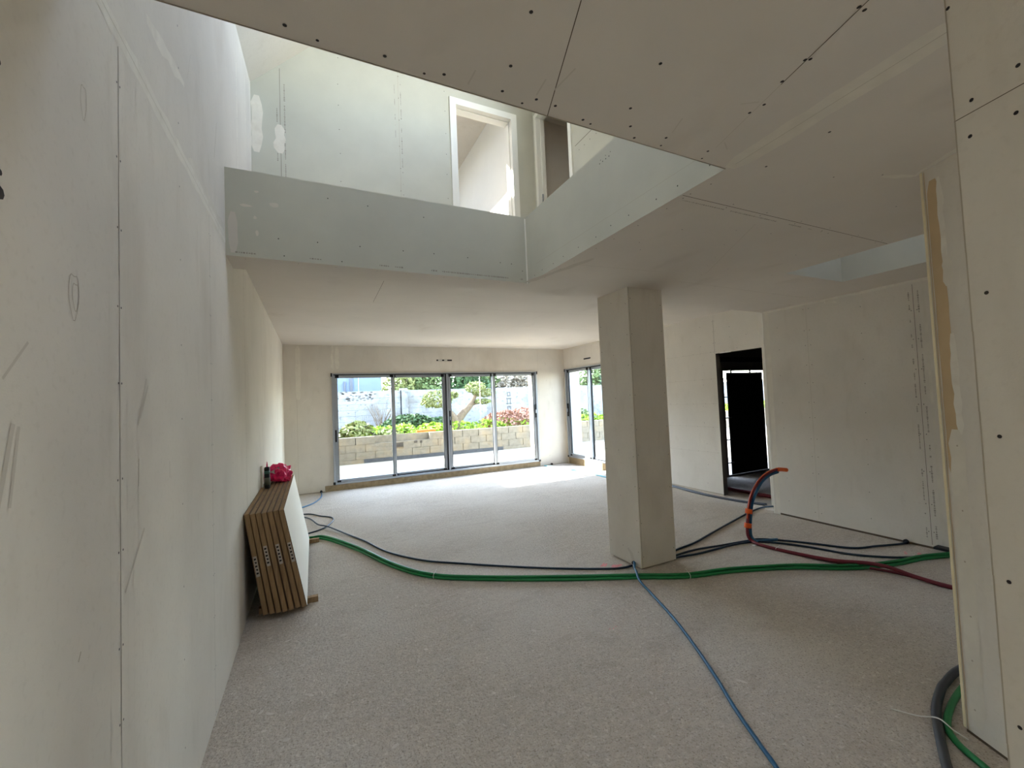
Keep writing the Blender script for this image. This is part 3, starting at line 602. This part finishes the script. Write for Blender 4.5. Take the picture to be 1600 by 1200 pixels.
# black tube standing on the stack
def lathe(mb, cx, cy, prof, m, seg=20):
    base = len(mb.v); k = mb.mi(m)
    for (r, z) in prof:
        for s in range(seg):
            a = 2*math.pi*s/seg; mb.v.append((cx+r*math.cos(a), cy+r*math.sin(a), z))
    for i in range(len(prof)-1):
        for s in range(seg):
            a = base+i*seg+s; b = base+i*seg+(s+1) % seg
            mb.f.append((a, b, b+seg, a+seg)); mb.m.append(k); mb.smooth.append(True)
    mb.f.append(tuple(base+s for s in range(seg))[::-1]); mb.m.append(k); mb.smooth.append(False)
    mb.f.append(tuple(base+(len(prof)-1)*seg+s for s in range(seg))); mb.m.append(k); mb.smooth.append(False)
TX, TY, TZ = -0.408, 4.62, 0.789
can = thing('sealant_tube', 'upright black tube with a dark green label standing on the panel edges', 'tube', (TX, TY, TZ))
m_ = MB(); lathe(m_, TX, TY, [(0.024, TZ), (0.0245, TZ+0.004), (0.0245, TZ+0.188), (0.020, TZ+0.198), (0.010, TZ+0.201)], black); m_.build('body', can, loc=(TX, TY, TZ))
m_ = MB(); lathe(m_, TX, TY, [(0.0252, TZ+0.03), (0.0252, TZ+0.10)], mat('tube_label', (92, 96, 84), rough=0.5)); m_.build('label_band', can, loc=(TX, TY, TZ)); m_ = MB(); lathe(m_, TX, TY, [(0.0253, TZ+0.135), (0.0253, TZ+0.165)], mat('tube_band', (70, 104, 100), rough=0.5)); m_.build('label_band', can, loc=(TX, TY, TZ))
m_ = MB(); lathe(m_, TX, TY, [(0.007, TZ+0.201), (0.006, TZ+0.215), (0.002, TZ+0.25)], pinkm, 10); m_.build('nozzle', can, loc=(TX, TY, TZ+.2))
m_ = MB(); m_.box((XL+0.004, 4.685, TZ), (XL+0.020, 4.72, TZ+0.205), board_wht); o = m_.build('white_offcut', loc=(XL+.01, 4.70, TZ)); tag(o, 'narrow white strip standing against the wall behind the black tube', 'strip')

# crumpled pink bag
random.seed(9)
bm = bmesh.new(); bmesh.ops.create_icosphere(bm, subdivisions=4, radius=1.0)
from mathutils import noise as mn
for v in bm.verts:
    p = v.co.copy(); n = mn.noise(p*2.2)*0.30+mn.noise(p*5.0)*0.16+abs(mn.noise(p*9))*0.10
    v.co = p*(1+n); v.co.z = max(v.co.z, -0.62)
    v.co.x *= 0.105; v.co.y *= 0.12; v.co.z = v.co.z*0.105
me = bpy.data.meshes.new('bag_body'); bm.to_mesh(me); bm.free(); me.materials.append(pinkm)
BX, BY, BZ = -0.330, 4.98, 0.858
bag = thing('plastic_bag', 'crumpled bright pink plastic bag lying on top of the panels', 'bag', (BX, BY, 0.788))
bo = bpy.data.objects.new('bag_body', me); COL.objects.link(bo); bo.parent = bag; bo.location = (0, 0, BZ-0.788); bo.rotation_euler = (0, 0.15, 0.6)
m_ = MB()
for (dx, dz, l, w, a) in ((-0.055, 0.050, 0.10, 0.035, 0.5), (-0.035, 0.055, 0.08, 0.03, 0.2)):
    pts = [(dx-0.02, -0.02, dz), (dx+0.03, -0.045, dz+0.005), (dx+0.03+l*0.3, -0.03, dz+l*0.45), (dx-0.01, 0.0, dz+l*0.55)]
    m_.hexa([(BX+x, BY+y, BZ+z) for x, y, z in pts]+[(BX+x+.004, BY+y+.03, BZ+z+.006) for x, y, z in pts], pinkm)
m_.build('bag_handle', bag)
m_ = MB(); pts = [(-0.075, -0.095, 0.045), (0.02, -0.108, -0.005), (0.085, -0.075, 0.055), (0.0, -0.05, 0.085)]
m_.hexa([(BX+x, BY+y, BZ+z) for x, y, z in pts]+[(BX+x+.003, BY+y+.02, BZ+z-.006) for x, y, z in pts], greypl); m_.build('bag_print', bag)

# ------------------------------------------------------------------ conduits on the floor
def conduit(name, pts, r, m, label, cat='conduit', group=None, seg=10, sub=8):
    mb = MB(); mb.tube(smooth_path(pts, sub), r, m, seg); o = mb.build(name, loc=pts[0]); return tag(o, label, cat, group)
G = [(-0.20, 5.46), (-0.047, 5.453), (0.108, 5.38), (0.402, 4.781), (0.653, 4.109), (0.91, 3.687), (1.304, 3.388), (1.862, 3.052), (2.382, 2.775), (2.745, 2.572), (3.137, 2.458), (3.648, 2.24), (4.021, 1.996), (4.422, 1.86), (4.726, 1.806), (5.02, 1.706)]
def offs(path, d, z, jit=0.0, s0=0):
    random.seed(s0); out = []
    for i, (x, y) in enumerate(path):
        a = path[max(i-1, 0)]; b = path[min(i+1, len(path)-1)]; t = Vector((b[0]-a[0], b[1]-a[1])).normalized()
        dd = d+random.uniform(-jit, jit); out.append((x-t.y*dd, y+t.x*dd, z+0.0))
    return out
gl = ('green electrical conduit in the long bundle, the strand nearest the wall of windows', 'green electrical conduit in the long bundle, the strand nearest the camera', 'green electrical conduit in the long bundle, resting on top of the other two')
conduit('electrical_conduit', offs(G, 0.012, 0.013, 0.003, 1), 0.0125, c_green, gl[0], group='green conduits of the long bundle')
conduit('electrical_conduit', offs(G, -0.014, 0.013, 0.003, 2), 0.0125, c_green, gl[1], group='green conduits of the long bundle')
conduit('electrical_conduit', offs(G, 0.0, 0.034, 0.004, 3), 0.0115, c_green, gl[2], group='green conduits of the long bundle')
N1 = [(0.45, 4.78), (0.70, 4.12), (0.95, 3.72), (1.32, 3.42), (1.8, 3.13), (2.3, 2.86)]
conduit('electrical_conduit', [(x, y, 0.010) for x, y in N1], 0.009, c_navy, 'dark blue conduit running along the edge of the green bundle')
def ringtie(x, y, d, r, label, z=0.02, m=tie):
    mb = MB(); d = Vector((*d, 0)).normalized(); s = Vector((-d.y, d.x, 0)); pts = []
    for k in range(17):
        a = 2*math.pi*k/16; pts.append(Vector((x, y, z))+s*math.cos(a)*r*1.15+Vector((0, 0, 1))*math.sin(a)*r*0.8)
    mb.tube(pts, 0.0028, m, 6); mb.tube([pts[4], pts[4]+s*0.05+Vector((0, 0, .012))], 0.0018, m, 6); o = mb.build('cable_tie', loc=(x, y, z)); return tag(o, label, 'cable tie')
ringtie(0.93, 3.67, (0.4, -0.3), 0.030, 'white cable tie round the green bundle between stack and column', 0.022); ringtie(2.77, 2.56, (0.4, -0.15), 0.030, 'white cable tie round the green bundle in front of the column', 0.022)
L = [(-0.40, 6.84), (-0.093, 6.774), (0.055, 6.555), (0.19, 6.387), (0.215, 6.26), (0.197, 6.13), (0.105, 5.892), (-0.055, 5.754), (-0.35, 5.62)]
conduit('electrical_conduit', [(x, y, 0.009) for x, y in L], 0.0085, c_navy, 'dark blue conduit bent in a loop on the floor beyond the panel stack')
B2 = [(-0.35, 6.80), (-0.099, 6.52), (0.026, 6.041), (0.141, 5.837), (0.35, 5.378), (0.494, 5.047), (0.662, 4.547), (0.928, 4.119), (1.227, 3.842), (1.609, 3.52), (1.983, 3.241), (2.365, 3.007), (2.54, 2.975)]
zs = [.009, .012, .022, .026, .012]+[.009]*8
conduit('electrical_conduit', [(x, y, z) for (x, y), z in zip(B2, zs)], 0.0085, c_navy, 'thin dark blue conduit crossing the floor from the stack to the column foot')
B3 = [(-0.40, 7.05), (-0.134, 7.324), (-0.007, 7.528), (0.094, 7.93), (0.10, 8.36)]
conduit('electrical_conduit', [(x, y, 0.011) for x, y in B3], 0.010, c_blue, 'blue conduit entering the far wall beside the patio window')
B4 = [(2.575, 2.985, 0.05), (2.50, 2.90, 0.018), (2.45, 2.83, 0.04), (2.40, 2.765, 0.057), (2.34, 2.66, 0.035), (2.288, 2.467, 0.012), (2.14, 2.085, 0.011), (1.937, 1.675, 0.011), (1.785, 1.41, 0.011), (1.702, 1.244, 0.011), (1.62, 1.08, 0.011), (1.45, 0.80, 0.011)]
conduit('electrical_conduit', B4, 0.0095, c_blue, 'blue conduit coming over the green bundle at the column towards the camera')
NA = [(2.96, 2.98), (3.155, 3.045), (3.452, 3.091), (3.81, 3.193), (4.304, 3.335), (4.854, 3.483), (5.193, 3.545), (5.36, 3.50)]
conduit('electrical_conduit', [(x, y, 0.010) for x, y in NA], 0.0095, c_navy, 'dark blue conduit slanting from the column back to the dark doorway')
NB = [(2.96, 2.93), (3.078, 2.974-.02), (3.335, 2.952), (3.609, 2.903), (3.90, 2.86), (4.10, 2.81), (4.34, 2.526), (4.532, 2.238), (4.775, 2.145), (4.997, 2.066), (5.10, 2.05)]
conduit('electrical_conduit', [(x, y, 0.010) for x, y in NB], 0.0095, c_navy, 'dark blue conduit passing the taped riser and ending at the partition stub')
NC = [(2.96, 2.89), (3.029, 2.905), (3.279, 2.868), (3.674, 2.860), (3.93, 2.815), (4.08, 2.706), (4.235, 2.466), (4.359, 2.156), (4.585, 1.926), (4.80, 1.83), (5.04, 1.744)]
conduit('electrical_conduit', [(x, y, 0.010) for x, y in NC], 0.0095, c_navy, 'dark blue conduit that joins the green bundle at the partition wall')
GC = [(5.33, 5.6), (5.30, 5.0), (5.26, 4.75), (5.23, 4.45), (5.23, 4.2), (5.25, 4.0), (5.30, 3.8), (5.385, 3.60)]
conduit('electrical_conduit', [(x-0.0, y, 0.013) for x, y in GC], 0.0125, c_gray, 'grey conduit lying along the foot of the wall before the dark doorway', group='grey conduits at the right wall')
conduit('electrical_conduit', [(x-0.035-.01*math.sin(i), y, 0.013) for i, (x, y) in enumerate(GC)], 0.0125, c_gray, 'grey conduit beside the wall-foot one, on its room side')
CY = [(4.70, 8.30), (4.77, 8.09), (4.88, 7.555), (4.931, 7.033), (4.93, 6.35), (4.98, 5.9), (5.10, 5.5), (5.25, 5.2)]
conduit('electrical_conduit', [(x, y, 0.011) for x, y in CY], 0.0105, c_cyan, 'pale blue conduit in the far corner between the two windows')
RD = [(3.932, 2.86, 0.015), (3.912, 2.695, 0.016), (3.947, 2.472, 0.016), (4.022, 2.14, 0.03), (4.10, 1.93, 0.060), (4.15, 1.80, 0.060), (4.19, 1.66, 0.03), (4.214, 1.50, 0.016), (4.23, 1.35, 0.016), (4.3, 1.1, 0.016)]
RISE = [(4.588, 2.83, 0.655), (4.44, 2.83, 0.675), (4.285, 2.83, 0.655), (4.15, 2.83, 0.60), (4.03, 2.83, 0.50), (3.955, 2.83, 0.38), (3.925, 2.83, 0.26), (3.905, 2.83, 0.14), (3.915, 2.83, 0.06), (3.932, 2.80, 0.02)]
red = thing('electrical_conduit', 'maroon conduit rising in a curve from the floor, wrapped in orange tape', 'conduit', (3.93, 2.83, 0))
mb = MB(); mb.tube(smooth_path([(x, y, z) for x, y, z in RISE]+RD[1:], 8), 0.0155, c_red, 10); mb.build('tube', red)
mb = MB(); mb.tube(smooth_path([(x+0.028*min(1, (0.70-z)/0.25), y-0.012*min(1, (0.70-z)/0.25), z-(0.028 if z > 0.45 else 0.0)) for x, y, z in RISE][1:]+[(4.0, 2.79, 0.012), (4.2, 2.72, 0.012)], 8), 0.0145, c_blue, 10)
tag(mb.build('electrical_conduit', loc=(3.95, 2.84, 0)), 'blue conduit taped alongside the rising maroon one', 'conduit')
rp = smooth_path(RISE, 8)
def tapeband(i0, i1, r=0.026):
    mb = MB(); mb.tube([Vector(p)+Vector((0.009, 0, -0.003)) for p in rp[i0:i1]], r, tape, 12); mb.build('tape', red)
tapeband(0, 10, 0.021); tapeband(43, 47, 0.033); tapeband(52, 56, 0.034)
mb = MB(); mb.tube([Vector(p)+Vector((-0.019, -0.008, 0.012 if p.z > .4 else 0)) for p in rp[2:50]], 0.0035, tape, 6); mb.build('tape', red)
mb = MB(); mb.tube(smooth_path([(x-0.0, y, z-.0) for x, y, z in [(3.955, 2.47, 0.012), (4.05, 2.12, 0.012), (4.20, 1.80, 0.012), (4.24, 1.55, 0.012), (4.26, 1.35, 0.012), (4.33, 1.1, 0.012)]], 8), 0.0105, c_red, 10)
tag(mb.build('electrical_conduit', loc=(4.0, 2.3, 0)), 'second maroon conduit under the raised one, running to the wall end', 'conduit')
ringtie(3.94, 2.56, (0.0, -0.3), 0.020, 'pale cable tie round the maroon conduit at the riser foot', 0.016)
mb = MB(); mb.box((3.87, 2.74, 0.0), (3.96, 2.765, 0.006), tie); tag(mb.build('fixing_strip', loc=(3.92, 2.75, 0)), 'short pale fixing strip on the floor under the riser', 'strip')
DK = [(2.84, 1.03), (2.76, 1.02), (2.58, 0.975), (2.45, 0.925), (2.33, 0.872), (2.20, 0.81), (2.05, 0.72), (1.9, 0.60)]
conduit('electrical_conduit', [(x, y, 0.019) for x, y in [(3.1, 1.035), (2.97, 1.04)]+DK], 0.018, c_dk, 'thick dark grey conduit curving out from behind the nearest wall corner')
GR = [(2.95, 0.985), (2.80, 0.972), (2.66, 0.952), (2.54, 0.925), (2.46, 0.893), (2.40, 0.84), (2.345, 0.751), (2.28, 0.64), (2.2, 0.5)]
conduit('electrical_conduit', [(x, y, 0.014) for x, y in GR], 0.0135, c_green, 'green conduit curving out from behind the nearest wall corner')
mb = MB(); mb.tube(smooth_path([(2.42, 1.08, 0.006), (2.46, 1.0, 0.012), (2.47, 0.93, 0.042), (2.45, 0.875, 0.036), (2.48, 0.84, 0.008)], 6), 0.0028, tie, 6); tag(mb.build('cable_tie', loc=(2.45, 0.95, 0)), 'twisted pale tie holding the grey and green conduits together', 'cable tie')
for (a, b, lab) in (((5.10, 2.05), (5.085, 2.052), 'short dark conduit stub at the foot of the partition wall'), ((0.10, 8.37), (0.10, 8.34), 'short dark stub at the far wall foot by the patio window'), ((4.93, 8.37), (4.93, 8.33), 'dark stub at the far wall foot between the two windows')):
    mb = MB(); mb.tube([(a[0], a[1], 0.02), (b[0], b[1], 0.02)], 0.022, black, 10); tag(mb.build('conduit_stub', loc=(a[0], a[1], 0.0)), lab, 'stub')
mb = MB(); mb.box((5.02, 1.70, 0.03), (XC-0.001, 1.83, 0.05), black); tag(mb.build('floor_clip', loc=(5.06, 1.76, 0.03)), 'flat black clip above the green bundle where it enters the partition', 'clip')
mb = MB(); mb.tube([(5.75, 3.2, 0.03), (5.75, 4.9, 0.03)], 0.025, c_red, 10); tag(mb.build('red_pipe', loc=(5.75, 4, 0.0)), 'dark red pipe on the floor inside the dark doorway', 'pipe')

# ------------------------------------------------------------------ outside
gr = MB(); gr.box((-14, YF+0.021, -0.3), (40, 11.88, -0.002), patio); gr.box((8.2, -30.0, -0.3), (40, YF+0.021, -0.002), patio)
gr.box((-14, -30, -0.3), (20, YB-0.301, -0.05), patio)
o = gr.build('patio_ground'); o['kind'] = 'structure'
gb = Board((0, 0, 0.5), (1, 0, 0), (0, 1, 0), (0, 0, 1)); gb.slab(-14, 12.1, 40, 60, 0.8, soil); o = gb.build('garden_ground')
# wing of the house that shades the patio (continues the left wall) is wall_left beyond y=8.38; its roof edge:
wg = MB(); wg.box((XL-0.5, YF+TH, 2.68), (XL, 12.9, 2.80), outer); o = wg.build('wall_wing_coping'); o['kind'] = 'structure'
# planter wall of hollow blocks
random.seed(3)
pw = MB(); YP = 11.88
def blockrow(z0, z1, x0, x1, off, skip=()):
    x = x0+off
    while x < x1:
        l = 0.49
        if not any(a < x+l/2 < b for a, b in skip):
            dy = random.uniform(-.004, .004); pw.box((x+.003, YP+dy, z0+.003), (x+l-.003, YP+0.2, z1-.002), blockm)
        x += 0.5
pw.box((-8, YP-0.001, -0.05), (1.2, YP+0.2, 0.10), blockm); pw.box((1.2, YP-0.006, -0.05), (5.3, YP+0.2, 0.10), bitumen); pw.box((5.3, YP-0.001, -0.05), (30, YP+0.2, 0.10), blockm)
pw.box((-8, YP+0.02, 0.1), (30, YP+0.18, 0.5), blockm)
blockrow(0.10, 0.30, -8, 30, 0.0); blockrow(0.30, 0.50, -8, 30, 0.25, skip=((1.6, 2.1),)); blockrow(0.50, 0.70, -8, 30, 0.0, skip=((1.5, 2.9),))
pw.box((1.5, YP+0.15, 0.5), (3.0, YP+0.2, 0.70), blockm); pw.box((1.7, YP+0.01, 0.3), (1.72, YP+.05, 0.5), blockm)
pw.box((2.0, YP-0.003, 0.36), (2.25, YP+0.019, 0.47), dark_conc); pw.box((2.55, YP-0.003, 0.43), (2.64, YP+0.019, 0.50), dark_conc); pw.box((2.72, YP-0.003, 0.42), (2.78, YP+0.019, 0.49), dark_conc)
o = pw.build('planter_wall'); tag(o, 'low wall of grey concrete blocks edging the patio', 'wall', kind='structure')
# white boundary wall
YW = 17.0
gw = Board((0, YW, 0), (1, 0, 0), (0, 0, 1), (0, -1, 0)); random.seed(4)
gw.slab(-14, 0.3, 30, 2.10, 0.25, whitewash)
for k in range(7): gw.line(-14, 0.5+0.22*k, 5.4, 0.5+0.22*k, 0.010, stain)
for k in range(60):
    x = random.uniform(0.5, 5.4); z = 0.5+0.22*random.randint(0, 6); gw.line(x, z, x, z+0.22, 0.007, stain)
gw.slab(3.16, 0.3, 3.45, 2.18, 0.2, whitewash); gw.mb.box((3.2, YW-0.06, 0.3), (3.45, YW, 2.14), whitewash)
for (x, z, w, h) in ((7.95, 1.80, .09, .10), (7.95, 1.60, .13, .03), (7.87, 1.45, .02, .12), (8.02, 1.45, .02, .12), (7.95, 1.38, .15, .02), (7.95, 1.15, .10, .12), (7.98, 0.98, .12, .03), (7.90, 0.9, .02, .1)):
    gw.patch([(x-w, z-h), (x+w, z-h), (x+w, z+h), (x-w, z+h)], stain, 0.004); 
    if w > .08 and h > .05: gw.patch([(x-w*.45, z-h*.5), (x+w*.45, z-h*.5), (x+w*.45, z+h*.5), (x-w*.45, z+h*.5)], whitewash, 0.006)
for k in range(40): blob(gw, random.uniform(0.8, 2.2), random.uniform(1.75, 2.08), 0.06, 0.03, stain if k % 2 else stain, 7, 0.003)
o = gw.build('garden_wall'); tag(o, 'tall weathered whitewashed boundary wall behind the planted bed', 'wall', kind='structure')
# neighbour's pale house
nb = MB(); nb.box((-12, 26, 0), (3.75, 34, 4.6), bluewall); nb.box((1.95, 25.93, 0), (2.12, 26, 4.6), c_gray); nb.box((2.42, 25.97, 0), (2.45, 26, 4.6), scuff)
nb.box((1.62, 25.9, 2.3), (1.72, 25.99, 3.0), c_gray)
tag(nb.build('neighbour_house', loc=(-4, 30, 0)), 'pale blue-white house wall beyond the boundary wall', 'house')

def leaves(name, blobs, n, size, m, label=None, cat=None, kind=None, parent=None, seed=1, flat=0.5, dome=False, extra=None):
    """leaf quads spread through ellipsoids ((cx,cy,cz,rx,ry,rz), ...)"""
    rnd = random.Random(seed); mb = MB(); vol = [b[3]*b[4]*b[5] for b in blobs]; tot = sum(vol)
    mb.mi(m)
    for b, v_ in zip(blobs, vol):
        for _ in range(int(n*v_/tot)):
            while True:
                x, y, z = (rnd.uniform(-1, 1) for _ in range(3))
                if x*x+y*y+z*z <= 1: break
            l = math.sqrt(x*x+y*y+z*z)+1e-6; k = (l**0.4)/l; x, y, z = x*k, y*k, z*k
            if dome: z = abs(z)
            c = Vector((b[0]+x*b[3], b[1]+y*b[4], b[2]+z*b[5])); s = size*rnd.uniform(0.6, 1.3)
            a = Vector((rnd.gauss(0, 1), rnd.gauss(0, 1), rnd.gauss(0, 0.6))).normalized(); d = Vector((rnd.gauss(0, 1), rnd.gauss(0, 1), rnd.gauss(0, 1)))
            bb = (d-a*d.dot(a)).normalized()*0.5
            mb.poly([c-a*s, c-bb*s, c+a*s, c+bb*s], m)
    if extra: extra(mb)
    o = mb.build(name, parent, loc=(blobs[0][0], blobs[0][1], blobs[0][2]) if not parent else None)
    if label: tag(o, label, cat, kind=kind)
    return o
leaves('ground_cover', [(x*0.9+1.6, 13.0+0.5*(x % 2), 0.50, 0.75, 0.75, 0.42) for x in range(0, 14)]+[(16, 13, .5, 3, 1, .5), (20, 13, .5, 3, 1, .5)], 11000, 0.07, leaf_lime, 'bright green leafy ground cover filling the raised bed', 'plants', 'stuff', seed=1, dome=True)
leaves('spreading_shrub', [(3.1, 15.0, 0.55, 1.1, 0.8, 0.62), (4.2, 15.2, 0.5, 0.8, 0.7, 0.5)], 3500, 0.08, leaf_dark, 'low dark green shrub spreading before the boundary wall', 'shrub', seed=2, dome=True)
leaves('dry_leaf_pile', [(6.3, 13.6, 0.5, 1.15, 0.9, 0.68), (7.2, 14.2, 0.5, 1.1, 0.9, 0.72)], 3600, 0.07, leaf_dry, 'heap of dry pinkish brown leaves in the raised bed', 'leaf pile', 'stuff', seed=3, dome=True)
leaves('grey_weeds', [(1.15, 12.9, 0.5, 0.55, 0.5, 0.60), (1.9, 12.6, 0.5, 0.5, 0.4, 0.35)], 1000, 0.09, leaf_olive, 'pale straggly weeds at the end of the raised bed by the window edge', 'weeds', 'stuff', seed=4, dome=True)
leaves('bed_shrub', [(8.8, 14.0, 0.5, 1.4, 1.1, 0.75)], 2500, 0.07, leaf_mid, 'mid green bushy plant beyond the dry leaf heap', 'shrub', seed=12, dome=True)
mb = MB(); mb.box((2.7, 12.15, 0.70), (3.25, 12.3, 0.76), tape); tag(mb.build('orange_plank', loc=(3, 12.2, 0.7)), 'small orange-red plank lying on the ground cover', 'plank')
# cloud-pruned tree
tr = thing('pruned_tree', 'cloud-pruned tree with a forked grey trunk in the raised bed', 'tree', (4.30, 13.5, 0.5))
tb = MB()
tb.tube(smooth_path([(4.32, 13.5, 0.45), (4.30, 13.5, 0.75), (4.26, 13.5, 0.98), (4.05, 13.5, 1.25), (3.92, 13.5, 1.42), (3.80, 13.5, 1.62)], 5), [0.20-0.0055*i for i in range(26)], bark, 10)
tb.tube(smooth_path([(4.36, 13.5, 0.60), (4.42, 13.52, 0.92), (4.62, 13.5, 1.18), (4.85, 13.5, 1.40), (5.02, 13.5, 1.70), (5.12, 13.5, 1.95)], 5), [0.17-0.005*i for i in range(26)], bark, 10)
tb.tube(smooth_path([(4.75, 13.5, 1.30), (5.0, 13.45, 1.45), (5.25, 13.4, 1.50)], 5), 0.035, bark, 8)
tb.build('trunk', tr)
for sd, bl in ((1, [(3.72, 13.5, 1.66, 0.52, 0.45, 0.30), (3.4, 13.5, 1.55, 0.25, .3, 0.16)]), (2, [(5.05, 13.5, 2.02, 0.36, 0.4, 0.20), (5.38, 13.5, 1.82, 0.42, 0.4, 0.15)]), (3, [(5.28, 13.4, 1.52, 0.30, 0.25, 0.09)]), (4, [(4.30, 13.6, 1.78, 0.16, 0.2, 0.12)])):
    leaves('foliage', bl, 1500 if sd < 3 else 350, 0.045, leaf_olive, parent=tr, seed=20+sd)
# greenery beyond the boundary wall
def bigtree(name, x, y, w, h, m, label, seed, n=2600, cat='tree', ls=0.13):
    t = thing(name, label, cat, (x, y, 0.5)); b = MB(); rnd = random.Random(seed)
    b.tube([(x, y, 0.4), (x+.1, y, h*0.4), (x, y, h*0.8)], [0.16, 0.12, 0.05], bark, 8)
    for k in range(5): a = rnd.uniform(0, 6.28); b.tube([(x, y, h*0.35+k*0.2), (x+w*0.5*math.cos(a), y+w*0.3*math.sin(a), h*0.65+k*0.25)], [0.05, 0.02], bark, 6)
    b.build('trunk', t)
    leaves('crown', [(x+rnd.uniform(-.4, .4)*w, y+rnd.uniform(-.3, .3)*w, h*rnd.uniform(.42, .8), w*rnd.uniform(.4, .6), w*0.45, h*rnd.uniform(.16, .28)) for _ in range(6)]+[(x, y, h*.4, w*.6, w*.4, h*.3)], n, ls, m, parent=t, seed=seed)
bigtree('hedge_tree', 3.55, 19.6, 0.95, 3.5, leaf_olive, 'pale green tree overlapping the edge of the pale house', 30, 2600, ls=0.09)
bigtree('hedge_tree', 5.0, 20.5, 1.53, 3.89, leaf_mid, 'leafy tree beside the pale house, first above the boundary wall', 31, 3600)
bigtree('hedge_tree', 7.2, 21.0, 1.71, 4.03, leaf_dark, 'dark green tree above the boundary wall behind the second pane', 32, 3600)
bigtree('hedge_tree', 10.5, 21.5, 1.98, 3.89, twig, 'mostly bare brown-grey tree above the boundary wall', 34, 3200)
bigtree('hedge_tree', 9.0, 22.5, 1.80, 4.18, leaf_mid, 'grey-green tree standing deeper behind the bare one', 33, 3000)
bigtree('hedge_tree', 13.0, 22.0, 1.98, 4.03, twig, 'bare twiggy tree above the wall before the palm', 35, 2600)
bigtree('hedge_tree', 16.5, 22.0, 2.16, 4.18, leaf_mid, 'leafy tree above the wall beyond the palm', 36, 3000)
bigtree('hedge_tree', 20.5, 22.5, 2.52, 4.68, leaf_dark, 'large tree seen through the window round the corner', 37, 3400)
bigtree('hedge_tree', 25.0, 22.5, 2.70, 4.68, leaf_mid, 'tree at the far end of the boundary wall', 38, 3000)
pm = thing('palm_tree', 'small yellow-green palm with spiky fronds above the boundary wall', 'palm', (12.0, 19.0, 0.5))
b = MB(); b.tube([(12.0, 19.0, 0.4), (12.0, 19.0, 2.3)], [0.16, 0.12], bark, 10); b.build('trunk', pm)
rnd = random.Random(77); b = MB()
for k in range(70):
    a = rnd.uniform(0, 6.283); e = rnd.uniform(0.1, 1.4); l = rnd.uniform(0.7, 1.1); d = Vector((math.cos(a)*math.cos(e), math.sin(a)*math.cos(e), math.sin(e))); s = d.cross(Vector((0, 0, 1))).normalized()*0.035
    c = Vector((12.0, 19.0, 2.35)); b.poly([c, c+d*l*0.6+s, c+d*l+Vector((0, 0, -0.15*math.cos(e))), c+d*l*0.6-s], leaf_lime)
b.build('frond', pm)
# bare shrub against the white wall
b = MB(); rnd = random.Random(5)
for k in range(26):
    a = rnd.uniform(-0.5, 0.5); h = rnd.uniform(0.5, 1.2); x0 = 2.35+rnd.uniform(-.1, .1)
    b.tube([(x0, 16.5, 0.45), (x0+a*h*0.4, 16.5, 0.5+h*0.5), (x0+a*h, 16.45, 0.5+h)], [0.02, 0.012, 0.005], bark, 5)
tag(b.build('bare_shrub', loc=(2.35, 16.5, 0.5)), 'thin leafless shrub growing against the whitewashed wall', 'shrub')

portal((2.48, YF+TH+0.02, 1.13), (0, -1, 0), 4.3, 2.05); portal((XR+TH, 7.44, 1.17), (-1, 0, 0), 2.05, 1.8)
portal((XC+0.14, -1.6, 1.3), (-1, 0, 0), 1.7, 2.5); portal((XU+0.12, 2.4, 5.55), (-1, 0, 0), 1.7, 1.4)
portal((XL+1.3, YU-2.65, 4.61+1.6-0.5+0.35), (0.7, 0, -0.7), 2.2, 2.4); portal((4.02, 1.55, ZU+1.17), (0, 0, -1), 0.58, 0.72); portal((0.28, 6.6, 6.0), (0, 0, -1), 1.1, 1.5)
